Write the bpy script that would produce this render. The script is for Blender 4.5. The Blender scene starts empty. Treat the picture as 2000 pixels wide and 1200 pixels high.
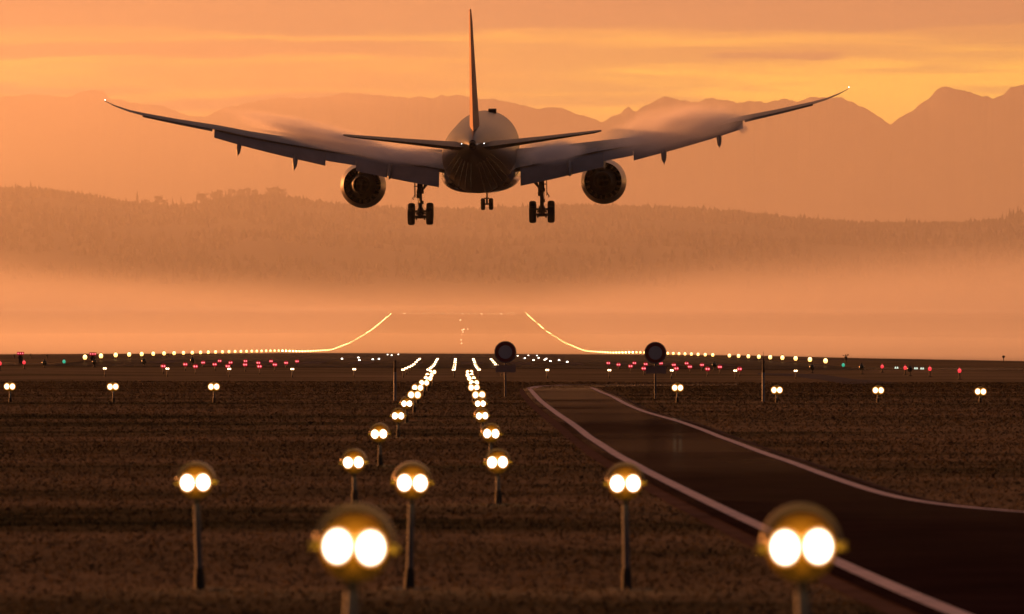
import bpy, math, random
import numpy as np
from mathutils import Vector
random.seed(7); rng = np.random.default_rng(11)
S = bpy.context.scene
C = S.collection
R = math.radians
F = 11600.0          # focal length in pixels of the 2000 px wide photograph
HC = 1.75            # camera height
YH = 660.0           # row of the true horizon

# ------------------------------------------------------------------ camera
cd = bpy.data.cameras.new('camera'); cam = bpy.data.objects.new('camera', cd); C.objects.link(cam)
cam.location = (0, 0, HC); cam.rotation_euler = (R(90), 0, 0)
cd.sensor_width = 36; cd.lens = 36 * F / 2000
cd.shift_y = (YH - 600) / 2000
cd.clip_start = 0.5; cd.clip_end = 60000
cd.dof.use_dof = True; cd.dof.focus_distance = 440; cd.dof.aperture_fstop = 6.0
S.camera = cam
S.render.engine = 'CYCLES'
S.cycles.use_denoising = True
S.cycles.max_bounces = 6; S.cycles.diffuse_bounces = 2; S.cycles.glossy_bounces = 3
S.cycles.volume_bounces = 4; S.cycles.transparent_max_bounces = 8
S.cycles.sample_clamp_indirect = 3.0
S.view_settings.view_transform = 'Standard'; S.view_settings.look = 'None'
S.view_settings.exposure = 0.32; S.view_settings.gamma = 1

# ------------------------------------------------------------------ light
SUN_ELEV, SUN_AZ = R(5.5), R(-42)         # azimuth from +Y, negative = to the left
sd = bpy.data.lights.new('sun', 'SUN'); sun = bpy.data.objects.new('sun', sd); C.objects.link(sun)
sd.energy = 5.0; sd.angle = R(0.6); sd.color = (1.0, 0.325, 0.080)
to_sun = Vector((math.sin(SUN_AZ) * math.cos(SUN_ELEV), math.cos(SUN_AZ) * math.cos(SUN_ELEV), math.sin(SUN_ELEV)))
sun.rotation_euler = to_sun.to_track_quat('Z', 'Y').to_euler()

w = bpy.data.worlds.new('World'); S.world = w; w.use_nodes = True
nt = w.node_tree; N = nt.nodes; L = nt.links
for n in list(N): N.remove(n)
def nd(t, **k):
    n = N.new(t)
    for a, b in k.items(): setattr(n, a, b)
    return n
def wmath(op, a, b=None, c=None, clamp=False):
    n = nd('ShaderNodeMath', operation=op, use_clamp=clamp)
    for i, v in enumerate((a, b, c)):
        if v is None: continue
        if isinstance(v, (int, float)): n.inputs[i].default_value = v
        else: L.new(v, n.inputs[i])
    return n.outputs[0]
def wmix(f, a, b):
    n = nd('ShaderNodeMix', data_type='RGBA')
    if isinstance(f, (int, float)): n.inputs[0].default_value = f
    else: L.new(f, n.inputs[0])
    for s, v in ((n.inputs[6], a), (n.inputs[7], b)):
        if isinstance(v, tuple): s.default_value = (*v, 1)
        else: L.new(v, s)
    return n.outputs[2]
def wramp(f, pts):
    n = nd('ShaderNodeValToRGB'); L.new(f, n.inputs[0]); el = n.color_ramp.elements
    while len(el) < len(pts): el.new(0.5)
    for e, (p, c) in zip(el, pts): e.position = p; e.color = (*c, 1)
    return n.outputs[0]
tc = nd('ShaderNodeTexCoord'); sp = nd('ShaderNodeSeparateXYZ'); L.new(tc.outputs['Generated'], sp.inputs[0])
dx, dy, dz = sp.outputs
# narrow band near the horizon, 0..0.0625 of elevation -> 0..1
lowt = wmath('MULTIPLY', dz, 16.0, clamp=True)
low = wramp(lowt, [(0.0, (1.15, .42, .13)), (.45, (1.6, .66, .10)), (.66, (1.75, 1.06, .12)), (.80, (1.65, 1.0, .12)), (1.0, (1.45, .84, .13))])
hi = wramp(wmath('SQRT', wmath('MAXIMUM', dz, 0.0)), [(0.0, (1.4, .55, .15)), (.25, (.95, .38, .13)), (.38, (.68, .30, .15)), (.6, (.30, .18, .14)), (1.0, (.14, .11, .13))])
front = wmix(wmath('MULTIPLY', wmath('SUBTRACT', dz, 0.045), 60.0, clamp=True), low, hi)
# layered clouds, drawn out sideways
def cloudnoise(sx, sz, seed, det, rough=.55):
    cb = nd('ShaderNodeCombineXYZ'); L.new(wmath('MULTIPLY', dx, sx), cb.inputs[0])
    cb.inputs[1].default_value = seed; L.new(wmath('MULTIPLY', dz, sz), cb.inputs[2])
    n = nd('ShaderNodeTexNoise'); n.inputs['Scale'].default_value = 1; n.inputs['Detail'].default_value = det
    n.inputs['Roughness'].default_value = rough; n.inputs['Distortion'].default_value = .25
    L.new(cb.outputs[0], n.inputs['Vector']); return n.outputs[0]
def sstep(v, a, b):
    n = nd('ShaderNodeMapRange', interpolation_type='SMOOTHSTEP'); L.new(v, n.inputs[0])
    n.inputs[1].default_value = a; n.inputs[2].default_value = b; return n.outputs[0]
c1 = sstep(wmath('ADD', cloudnoise(9, 150, 3.3, 6), wmath('MULTIPLY', sstep(dz, .040, .056), .16)), .50, .66)
c2 = sstep(cloudnoise(22, 420, 8.1, 5), .52, .70)
cover = wmath('MULTIPLY', wmath('MAXIMUM', c1, wmath('MULTIPLY', c2, .8)), sstep(dz, .030, .040))
# the broad veil high in the frame and a long bank of cloud low on the left
wav = wmath('MULTIPLY', wmath('SUBTRACT', cloudnoise(14, 90, 21.7, 5), .5), .010)
zz = wmath('ADD', dz, wav)
def band(lo, hi_, soft, x0=None, x1=None, xs=.02):
    m = wmath('MULTIPLY', sstep(zz, lo - soft, lo + soft), wmath('SUBTRACT', 1.0, sstep(zz, hi_ - soft, hi_ + soft)))
    if x0 is not None: m = wmath('MULTIPLY', m, sstep(dx, x0 - xs, x0 + xs))
    if x1 is not None: m = wmath('MULTIPLY', m, wmath('SUBTRACT', 1.0, sstep(dx, x1 - xs, x1 + xs)))
    return m
b = band(.0515, .09, .0012)
for k in (band(.0476, .0508, .0008, -.2, .0, .03), band(.0385, .0412, .0006, -.068, -.02, .012), band(.0478, .0490, .0004, .030, .058, .006),
          band(.0305, .0418, .0010, -.3, -.072, .014), band(.0418, .0438, .0009, -.4, -.055, .016)):
    b = wmath('MAXIMUM', b, k)
cover = wmath('MAXIMUM', wmath('MULTIPLY', cover, .65), wmath('MULTIPLY', b, .92))
cloudc = wmix(cloudnoise(30, 300, 5, 3), (.20, .15, .12), (.50, .27, .14))
front = wmix(wmath('MULTIPLY', cover, wmath('SUBTRACT', 1.0, sstep(dz, .12, .3))), front, cloudc)
# the dusk sky away from the sunset side
sky = nd('ShaderNodeTexSky', sky_type='NISHITA'); sky.sun_disc = False
sky.sun_elevation = SUN_ELEV; sky.sun_rotation = SUN_AZ; sky.dust_density = 3
skys = nd('ShaderNodeMix', data_type='RGBA', blend_type='MULTIPLY'); skys.inputs[0].default_value = 1
L.new(sky.outputs[0], skys.inputs[6]); skys.inputs[7].default_value = (.05, .035, .03, 1)
dusk = wmix(.75, skys.outputs[2], (.045, .038, .050))
side = sstep(wmath('ADD', dy, wmath('MULTIPLY', dx, -.35)), -.15, .95)
full = wmix(side, dusk, front)
bg = nd('ShaderNodeBackground'); L.new(full, bg.inputs[0]); bg.inputs[1].default_value = .88
out = nd('ShaderNodeOutputWorld'); L.new(bg.outputs[0], out.inputs[0])
w.cycles.sampling_method = 'MANUAL'; w.cycles.sample_map_resolution = 1024

# ------------------------------------------------------------------ helpers
def mat(name, col, rough=.6, metal=0.0, var=.25, scale=6.0, spec=.5, bump=0.0, col2=None, coat=0):
    m = bpy.data.materials.new(name); m.use_nodes = True; t = m.node_tree; b = t.nodes['Principled BSDF']
    b.inputs['Roughness'].default_value = rough; b.inputs['Metallic'].default_value = metal
    b.inputs['Specular IOR Level'].default_value = spec
    if coat: b.inputs['Coat Weight'].default_value = coat; b.inputs['Coat Roughness'].default_value = .08
    tx = t.nodes.new('ShaderNodeTexCoord'); no = t.nodes.new('ShaderNodeTexNoise')
    no.inputs['Scale'].default_value = scale; no.inputs['Detail'].default_value = 6
    t.links.new(tx.outputs['Object'], no.inputs['Vector'])
    r = t.nodes.new('ShaderNodeValToRGB'); t.links.new(no.outputs[0], r.inputs[0])
    c2 = col2 or tuple(min(1, c * (1 + var)) for c in col)
    r.color_ramp.elements[0].position = .32; r.color_ramp.elements[1].position = .68
    r.color_ramp.elements[0].color = (*[c * (1 - var) for c in col], 1) if not col2 else (*col, 1)
    r.color_ramp.elements[1].color = (*c2, 1)
    t.links.new(r.outputs[0], b.inputs['Base Color'])
    if bump:
        bp = t.nodes.new('ShaderNodeBump'); bp.inputs['Strength'].default_value = bump
        t.links.new(no.outputs[0], bp.inputs['Height']); t.links.new(bp.outputs[0], b.inputs['Normal'])
    return m
def emis(name, core, rim, r_core, r_rim, s_core, s_rim, sampling='NONE'):
    """a lit lens: bright filament area with its halo painted in as a warmer rim"""
    m = bpy.data.materials.new(name); m.use_nodes = True; t = m.node_tree
    for n in list(t.nodes): t.nodes.remove(n)
    o = t.nodes.new('ShaderNodeOutputMaterial'); e = t.nodes.new('ShaderNodeEmission')
    tx = t.nodes.new('ShaderNodeTexCoord'); ln = t.nodes.new('ShaderNodeVectorMath'); ln.operation = 'LENGTH'
    mp = t.nodes.new('ShaderNodeMapRange'); mp.interpolation_type = 'SMOOTHSTEP'
    mp.inputs[1].default_value = r_core; mp.inputs[2].default_value = r_rim
    t.links.new(tx.outputs['Object'], ln.inputs[0]); t.links.new(ln.outputs['Value'], mp.inputs[0])
    mx = t.nodes.new('ShaderNodeMix'); mx.data_type = 'RGBA'; t.links.new(mp.outputs[0], mx.inputs[0])
    mx.inputs[6].default_value = (*[c * s_core for c in core], 1); mx.inputs[7].default_value = (*[c * s_rim for c in rim], 1)
    t.links.new(mx.outputs[2], e.inputs[0]); t.links.new(e.outputs[0], o.inputs[0])
    m.cycles.emission_sampling = sampling
    return m
class MB:
    def __init__(s): s.v = []; s.f = []
    def add(s, v, f):
        o = len(s.v); s.v += [tuple(map(float, p)) for p in v]; s.f += [tuple(i + o for i in q) for q in f]
    def box(s, a, b_):
        (x0, y0, z0), (x1, y1, z1) = a, b_
        s.add([(x0,y0,z0),(x1,y0,z0),(x1,y1,z0),(x0,y1,z0),(x0,y0,z1),(x1,y0,z1),(x1,y1,z1),(x0,y1,z1)],
              [(0,3,2,1),(4,5,6,7),(0,1,5,4),(1,2,6,5),(2,3,7,6),(3,0,4,7)])
    def tube(s, pts, rad, n=10, cap=True):
        pts = [Vector(p) for p in pts]; rad = rad if isinstance(rad, (list, tuple)) else [rad] * len(pts)
        V = []; Fc = []
        for i, p in enumerate(pts):
            d = (pts[min(i + 1, len(pts) - 1)] - pts[max(i - 1, 0)]).normalized()
            a = Vector((0, 0, 1)) if abs(d.z) < .9 else Vector((1, 0, 0))
            u = d.cross(a).normalized(); v = d.cross(u)
            for k in range(n):
                t = 2 * math.pi * k / n; V.append(p + (u * math.cos(t) + v * math.sin(t)) * rad[i])
        for i in range(len(pts) - 1):
            for k in range(n):
                Fc.append((i*n+k, i*n+(k+1) % n, (i+1)*n+(k+1) % n, (i+1)*n+k))
        if cap: Fc += [tuple(range(n))[::-1], tuple(range((len(pts)-1)*n, len(pts)*n))]
        s.add(V, Fc)
    def lathe(s, prof, axis='y', c=(0, 0, 0), n=32, rfun=None):
        """prof: list of (position along axis, radius)"""
        V = []; Fc = []
        for i, (a, r) in enumerate(prof):
            for k in range(n):
                t = 2 * math.pi * k / n; rr = max(r, 1e-4); aa = a + (rfun(i, k) if rfun else 0)
                p = {'y': (rr*math.cos(t), aa, rr*math.sin(t)), 'z': (rr*math.cos(t), rr*math.sin(t), aa), 'x': (aa, rr*math.cos(t), rr*math.sin(t))}[axis]
                V.append((p[0]+c[0], p[1]+c[1], p[2]+c[2]))
        for i in range(len(prof) - 1):
            for k in range(n): Fc.append((i*n+k, i*n+(k+1) % n, (i+1)*n+(k+1) % n, (i+1)*n+k))
        s.add(V, Fc)
    def rings(s, rings, cap=True):
        n = len(rings[0]); V = [p for r in rings for p in r]; Fc = []
        for i in range(len(rings) - 1):
            for k in range(n): Fc.append((i*n+k, i*n+(k+1) % n, (i+1)*n+(k+1) % n, (i+1)*n+k))
        if cap: Fc += [tuple(range(n))[::-1], tuple(range((len(rings)-1)*n, len(rings)*n))]
        s.add(V, Fc)
    def mesh(s, name, m, smooth=35):
        me = bpy.data.meshes.new(name); me.from_pydata(s.v, [], s.f); me.update()
        import bmesh
        b_ = bmesh.new(); b_.from_mesh(me); bmesh.ops.recalc_face_normals(b_, faces=b_.faces); b_.to_mesh(me); b_.free()
        for x in (m if isinstance(m, (list, tuple)) else [m]): me.materials.append(x)
        if smooth: me.shade_smooth(); me.set_sharp_from_angle(angle=R(smooth))
        return me
    def build(s, name, m, parent=None, loc=None, smooth=35):
        o = bpy.data.objects.new(name, s.mesh(name, m, smooth)); C.objects.link(o)
        if parent: o.parent = parent
        if loc: o.location = loc
        return o
def tag(o, label=None, cat=None, group=None, kind=None):
    for k, v in (('label', label), ('category', cat), ('group', group), ('kind', kind)):
        if v: o[k] = v
    return o
def empty(name, loc=(0, 0, 0), label=None, cat=None, group=None):
    o = bpy.data.objects.new(name, None); C.objects.link(o); o.location = loc; o.empty_display_size = .2
    return tag(o, label, cat, group)
def kids(o): return [c for c in bpy.data.objects if c.parent == o]
def copy_tree(o, parent=None):
    c = o.copy(); C.objects.link(c); c.parent = parent
    for ch in TREE.get(o.name, []): copy_tree(ch, c)
    return c
TREE = {}
def remember(o):
    TREE[o.name] = kids(o)
    for c in TREE[o.name]: remember(c)

# ------------------------------------------------------------------ ground shape
_d = np.array([-60, 0, 41.5, 62, 80, 106, 121, 138, 159, 180, 204, 260, 352, 430, 480, 520, 600, 800, 1000, 1150, 1392, 1657, 2023, 2300, 2636, 3000, 3800, 5000, 9000, 30000.])
_z = np.array([0, 0, -.01, .01, .04, -.04, .02, .01, .0, -.02, -.07, -.33, -.66, -.55, -.38, -.33, -.42, -.68, -1.0, -1.45, -1.68, -.05, 3.75, 7.5, 12.2, 15.2, 17, 17, 17, 17.])
_dd = np.unique(np.concatenate([np.linspace(-60, 1000, 800), np.linspace(1000, 6000, 900), [9000, 30000]]))
_zz = np.interp(_dd, _d, _z)
_k = np.exp(-np.linspace(-2, 2, 31) ** 2); _k /= _k.sum()
def zprof(d):
    d = np.asarray(d, float); wd = np.clip(np.abs(d) * .05, 2, 60)
    acc = 0
    for t, kk in zip(np.linspace(-1, 1, 31), _k): acc = acc + kk * np.interp(d + t * wd, _dd, _zz)
    return acc
def zg(x, d):
    x = np.asarray(x, float); d = np.asarray(d, float)
    ramp = np.clip((d - 250) / 150, 0, 1)
    z = zprof(d) - .005 * np.clip(x, -35, 60) * ramp
    far = np.clip((d - 480) / 300, 0, 1) * np.clip((1500 - d) / 400, 0, 1)
    z = z - .018 * np.clip(x - 38, 0, 200) * far - .004 * np.clip(-x - 36, 0, 200) * far
    return z
_tab = np.concatenate([np.arange(8, 400, .25), np.arange(400, 3000, 1)])
def ground_at(px, py):
    """the point of the ground seen at a pixel of the photograph (nearest surface)"""
    xs = (px - 1000) / F * _tab; yy = YH + F * (HC - zg(xs, _tab)) / _tab
    i = int(np.argmax(yy <= py))
    d = _tab[i]
    return np.array([(px - 1000) / F * d, d, float(zg((px - 1000) / F * d, d))])
def axis_x(d): return -.36 - .0088 * d       # runway centre line

# ------------------------------------------------------------------ materials for ground
def ground_mat(name='dry_grass_field', bump=.12):
    m = bpy.data.materials.new(name); m.use_nodes = True; t = m.node_tree; b = t.nodes['Principled BSDF']
    b.inputs['Roughness'].default_value = .95; b.inputs['Specular IOR Level'].default_value = 0
    tx = t.nodes.new('ShaderNodeTexCoord')
    def noise(sc, det, sx=1, sy=1, rough=.6):
        mp = t.nodes.new('ShaderNodeMapping'); mp.inputs['Scale'].default_value = (sx, sy, 1)
        t.links.new(tx.outputs['Object'], mp.inputs[0])
        n = t.nodes.new('ShaderNodeTexNoise'); n.inputs['Scale'].default_value = sc; n.inputs['Detail'].default_value = det
        n.inputs['Roughness'].default_value = rough
        t.links.new(mp.outputs[0], n.inputs['Vector']); return n.outputs[0]
    a = noise(.15, 10, .34, 1.0, .70); bn = noise(1.3, 6, .5, 1, .7); cn = noise(9, 4, 1, .5)
    ad = t.nodes.new('ShaderNodeMath'); ad.operation = 'MULTIPLY_ADD'; t.links.new(bn, ad.inputs[0]); ad.inputs[1].default_value = .17; t.links.new(a, ad.inputs[2])
    ad2 = t.nodes.new('ShaderNodeMath'); ad2.operation = 'MULTIPLY_ADD'; t.links.new(cn, ad2.inputs[0]); ad2.inputs[1].default_value = .18; t.links.new(ad.outputs[0], ad2.inputs[2])
    r = t.nodes.new('ShaderNodeValToRGB'); t.links.new(ad2.outputs[0], r.inputs[0]); el = r.color_ramp.elements
    for p, c in ((.50, (.026, .029, .015)), (.565, (.080, .066, .034)), (.635, (.155, .114, .060)), (.76, (.265, .185, .105))):
        e = el.new(p); e.color = (*c, 1)
    el.remove(el[0]); el.remove(el[-1])
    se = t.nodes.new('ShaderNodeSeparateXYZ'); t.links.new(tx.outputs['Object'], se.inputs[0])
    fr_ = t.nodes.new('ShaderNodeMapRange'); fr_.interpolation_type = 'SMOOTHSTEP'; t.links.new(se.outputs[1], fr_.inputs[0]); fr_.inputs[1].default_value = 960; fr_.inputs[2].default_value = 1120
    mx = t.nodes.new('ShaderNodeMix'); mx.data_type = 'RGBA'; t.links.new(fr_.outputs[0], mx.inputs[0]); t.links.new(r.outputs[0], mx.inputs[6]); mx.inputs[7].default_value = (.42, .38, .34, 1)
    t.links.new(mx.outputs[2], b.inputs['Base Color'])     # fields past the rise painted pale to imitate fog-lit brightness
    bp = t.nodes.new('ShaderNodeBump'); bp.inputs['Strength'].default_value = bump; bp.inputs['Distance'].default_value = .10
    t.links.new(ad2.outputs[0], bp.inputs['Height']); (t.links.new(bp.outputs[0], b.inputs['Normal']) if bump else None)
    return m
def road_mat(name, c1, c2, gloss, rough, scale):
    m = mat(name, c1, .9, 0, .3, scale, 0, .05, col2=c2); t = m.node_tree; b = t.nodes['Principled BSDF']; o = t.nodes['Material Output']
    g = t.nodes.new('ShaderNodeBsdfGlossy'); g.inputs['Roughness'].default_value = rough; g.inputs['Color'].default_value = (.8, .8, .8, 1)
    n = t.nodes.new('ShaderNodeTexNoise'); n.inputs['Scale'].default_value = .10; n.inputs['Detail'].default_value = 5
    tx = t.nodes.new('ShaderNodeTexCoord'); t.links.new(tx.outputs['Object'], n.inputs['Vector'])
    mr = t.nodes.new('ShaderNodeMapRange'); t.links.new(n.outputs[0], mr.inputs[0]); mr.inputs[1].default_value = .35; mr.inputs[2].default_value = .68; mr.inputs[3].default_value = gloss * .25; mr.inputs[4].default_value = gloss
    lw = t.nodes.new('ShaderNodeLayerWeight'); lw.inputs['Blend'].default_value = .5
    pw = t.nodes.new('ShaderNodeMath'); pw.operation = 'POWER'; t.links.new(lw.outputs['Facing'], pw.inputs[0]); pw.inputs[1].default_value = 110
    ml = t.nodes.new('ShaderNodeMath'); ml.operation = 'MULTIPLY'; t.links.new(pw.outputs[0], ml.inputs[0]); t.links.new(mr.outputs[0], ml.inputs[1])
    x = t.nodes.new('ShaderNodeMixShader'); t.links.new(ml.outputs[0], x.inputs[0]); t.links.new(b.outputs[0], x.inputs[1]); t.links.new(g.outputs[0], x.inputs[2]); t.links.new(x.outputs[0], o.inputs['Surface'])
    return m
M = {}
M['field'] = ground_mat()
M['asphalt'] = road_mat('damp_asphalt', (.017, .0075, .008), (.030, .014, .014), .50, .09, .8)
M['runway'] = road_mat('runway_asphalt', (.028, .022, .021), (.045, .036, .034), .16, .12, .05)
M['concrete'] = mat('pale_concrete', (.12, .10, .09), .7, 0, .2, .3, 0, .05)
M['paint'] = mat('white_line_paint', (.62, .52, .54), .7, 0, .18, 2.5, 0)
M['worn_paint'] = mat('worn_runway_paint', (.12, .10, .10), .8, 0, .4, .6, 0)
M['soil'] = mat('reddish_shoulder', (.12, .072, .055), .9, 0, .3, 1.0, 0, .3)

# ground sheet: rows thin near the camera, one sheet to the horizon
rows = list(np.arange(-40, 12, 4)) + list(12 * 1.012 ** np.arange(0, 440))
rows = [r for r in rows if r < 2400] + list(np.arange(2400, 5000, 60)) + [5500, 6500, 8000, 11000, 15000, 20000, 26000]
rows = np.array(rows); nu = 120
u = np.linspace(-1, 1, nu); u = np.sign(u) * np.abs(u) ** 1.35
GV = []; 
for r in rows:
    half = 160 + .30 * max(r, 0); xs = u * half
    zz_ = zg(xs, r)
    GV.append(np.stack([xs, np.full(nu, r), zz_], 1))
GV = np.concatenate(GV)
GF = [(i*nu+k, i*nu+k+1, (i+1)*nu+k+1, (i+1)*nu+k) for i in range(len(rows)-1) for k in range(nu-1)]
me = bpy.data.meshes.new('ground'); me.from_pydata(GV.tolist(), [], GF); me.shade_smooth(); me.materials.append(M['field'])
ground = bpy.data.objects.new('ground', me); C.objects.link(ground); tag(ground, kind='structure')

def strip(name, A, B, mt, lift, n=80, cross=4, parent=None):
    """draped sheet between two ground polylines"""
    def res(P):
        P = np.array(P)[:, :2]; t = np.concatenate([[0], np.cumsum(np.linalg.norm(np.diff(P, axis=0), axis=1))]); t /= t[-1]
        q = np.linspace(0, 1, n); return np.stack([np.interp(q, t, P[:, 0]), np.interp(q, t, P[:, 1])], 1)
    a, b_ = res(A), res(B); V = []
    for i in range(n):
        for k in range(cross + 1):
            p = a[i] * (1 - k / cross) + b_[i] * (k / cross); V.append((p[0], p[1], float(zg(p[0], p[1])) + lift))
    Fc = [(i*(cross+1)+k, i*(cross+1)+k+1, (i+1)*(cross+1)+k+1, (i+1)*(cross+1)+k) for i in range(n-1) for k in range(cross)]
    me = bpy.data.meshes.new(name); me.from_pydata(V, [], Fc); me.update()
    import bmesh
    bm = bmesh.new(); bm.from_mesh(me); bmesh.ops.recalc_face_normals(bm, faces=bm.faces)
    if sum(f.normal.z for f in bm.faces) < 0: bmesh.ops.reverse_faces(bm, faces=bm.faces)
    bm.to_mesh(me); bm.free(); me.shade_smooth(); me.materials.append(mt)
    o = bpy.data.objects.new(name, me); C.objects.link(o)
    if parent: o.parent = parent
    return o
def smooth_curve(P, n=90):
    P = np.array(P, float)[:, :2]; t = np.concatenate([[0], np.cumsum(np.linalg.norm(np.diff(P, axis=0), axis=1))]); t /= t[-1]
    q = np.linspace(0, 1, n); Q = np.stack([np.interp(q, t, P[:, 0]), np.interp(q, t, P[:, 1])], 1)
    for _ in range(10):
        Q[1:-1] = (Q[:-2] + 2 * Q[1:-1] + Q[2:]) / 4
    return Q
def offs(P, w_):
    P = np.array(P); T = np.gradient(P, axis=0); T /= np.linalg.norm(T, axis=1)[:, None] + 1e-9
    Nn = np.stack([-T[:, 1], T[:, 0]], 1); return P + Nn * w_

# runway and the paved cross strip in front of it
ds = np.concatenate([np.arange(436, 1000, 8), np.arange(1000, 2660, 12)])
rw = strip('runway', [(axis_x(d) - 30.5, d) for d in ds], [(axis_x(d) + 30.5, d) for d in ds], M['runway'], .03, n=260, cross=10)
tag(rw, kind='structure')
tag(strip('taxiway', [(-140, 447), (140, 441)], [(-140, 474), (140, 462)], M['asphalt'], .022, n=60, cross=2), kind='structure')
tag(strip('taxiway', [(-160, 600), (160, 640)], [(-160, 640), (160, 690)], M['concrete'], .022, n=60, cross=2), kind='structure')
# touchdown-zone and threshold markings painted on the runway
for k in range(12):
    x0 = -24.5 + k * 4 + (1.0 if k >= 6 else 0)
    tag(strip('runway_marking', [(axis_x(d) + x0, d) for d in (470, 500)], [(axis_x(d) + x0 + 1.8, d) for d in (470, 500)], M['worn_paint'], .036, n=8, cross=1), kind='structure')
for k in range(14):
    d0 = 540 + k * 60
    tag(strip('runway_marking', [(axis_x(d) - .45, d) for d in (d0, d0 + 30)], [(axis_x(d) + .45, d) for d in (d0, d0 + 30)], M['worn_paint'], .036, n=8, cross=1), kind='structure')
for sgn in (-1, 1):
    for dd in (780, 1680, 1980, 2280):
        a_ = [(axis_x(d) + sgn * 9, d) for d in (dd, dd + 50)]; b_ = [(axis_x(d) + sgn * 15, d) for d in (dd, dd + 50)]
        tag(strip('runway_marking', a_, b_, M['worn_paint'], .036, n=12, cross=1), kind='structure')

# service road at the right
G = lambda pts: [ground_at(*p) for p in pts]
Lp = [(1030,761),(1037,770),(1050,785),(1075,805),(1100,824),(1130,845),(1160,868),(1200,897),(1250,925),(1330,965),(1400,1002),(1480,1040),(1640,1118),(1700,1147),(1820,1200),(2300,1400)]
Rp = [(1157,758.5),(1172,766),(1200,777),(1225,791),(1260,806),(1330,826),(1400,850),(1450,870),(1500,890),(1600,926),(1700,960),(1800,995),(1850,1009),(1900,1017),(2000,1022),(2500,1032)]
LL, RR = smooth_curve(G(Lp)), smooth_curve(G(Rp))
if offs(LL, 1)[40][0] > LL[40][0]: pass
sg = 1 if offs(LL, .1)[40][0] < LL[40][0] else -1
sr = 1 if offs(RR, .1)[40][0] > RR[40][0] else -1
tag(strip('road', offs(LL, sg * .16), offs(RR, sr * .14), M['asphalt'], .022, n=150, cross=6), kind='structure')
tag(strip('road_shoulder', offs(LL, sg * .34), offs(RR, sr * .26), M['soil'], .010, n=150, cross=6), kind='structure')
tag(strip('road_marking', offs(LL, -sg * .00), offs(LL, -sg * .15), M['paint'], .028, n=180, cross=1), kind='structure')
tag(strip('road_marking', offs(RR, sr * .02), offs(RR, -sr * .12), M['paint'], .028, n=180, cross=1), kind='structure')
TA = smooth_curve(G([(1026,760),(1045,755.5),(1100,753),(1200,752),(1300,751.3),(1440,751)])); TB = smooth_curve(G([(1029,763),(1060,762),(1157,758),(1200,756.5),(1300,754.5),(1440,753)]))
tag(strip('road', TA, TB, M['asphalt'], .018, n=90, cross=3), kind='structure')
tag(strip('road_marking', TA, offs(TA, .35 if offs(TA, .3)[40][1] < TA[40][1] else -.35), M['paint'], .025, n=90, cross=1), kind='structure')
tag(strip('path', G([(1480,729.5),(1600,731.5),(1650,739),(1712,744),(1762,750)]), G([(1480,732.5),(1550,736),(1600,742),(1630,748),(1650,751)]), M['concrete'], .02, n=60, cross=3), kind='structure')

# grass tufts: many short blades spread over the meadow, one object nobody could count
def in_road(x, y):
    m = np.zeros(len(x), bool)
    li = np.argsort(LL[:, 1]); ri = np.argsort(RR[:, 1])
    lx = np.interp(y, LL[li, 1], LL[li, 0]); rx = np.interp(y, RR[ri, 1], RR[ri, 0])
    return (x > lx - .35) & (x < rx + .3) & (y < LL[:, 1].max())
nt_ = 260000
dd = 26 * (300 / 26) ** (rng.random(nt_) ** .8); xx = (rng.random(nt_) - .5) * (dd * .20 + 3)
keep = ~in_road(xx, dd); xx, dd = xx[keep], dd[keep]; n_ = len(xx)
hh = rng.uniform(.008, .026, n_) * (1 + dd / 260); ww = rng.uniform(.004, .009, n_) * (1 + dd / 45)
aa = rng.random(n_) * math.pi; lx_, ly_ = rng.normal(0, .03, n_), rng.normal(0, .03, n_)
z0 = zg(xx, dd)
P0 = np.stack([xx - ww * np.cos(aa), dd - ww * np.sin(aa), z0 - .005], 1)
P1 = np.stack([xx + ww * np.cos(aa), dd + ww * np.sin(aa), z0 - .005], 1)
P2 = np.stack([xx + lx_, dd + ly_, z0 + hh], 1)
V = np.stack([P0, P1, P2], 1).reshape(-1, 3)
me = bpy.data.meshes.new('grass'); me.vertices.add(len(V)); me.vertices.foreach_set('co', V.ravel())
me.loops.add(len(V)); me.loops.foreach_set('vertex_index', np.arange(len(V)))
me.polygons.add(n_); me.polygons.foreach_set('loop_start', np.arange(0, len(V), 3)); me.update(calc_edges=True); me.shade_smooth(); me.normals_split_custom_set_from_vertices([(0, 0, 1)] * len(V))
M['grass'] = ground_mat('dry_grass_blades', 0); me.materials.append(M['grass'])
go = bpy.data.objects.new('grass', me); C.objects.link(go)
tag(go, 'short brown dry grass covering the field in front of the runway', 'grass', kind='stuff')

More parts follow.
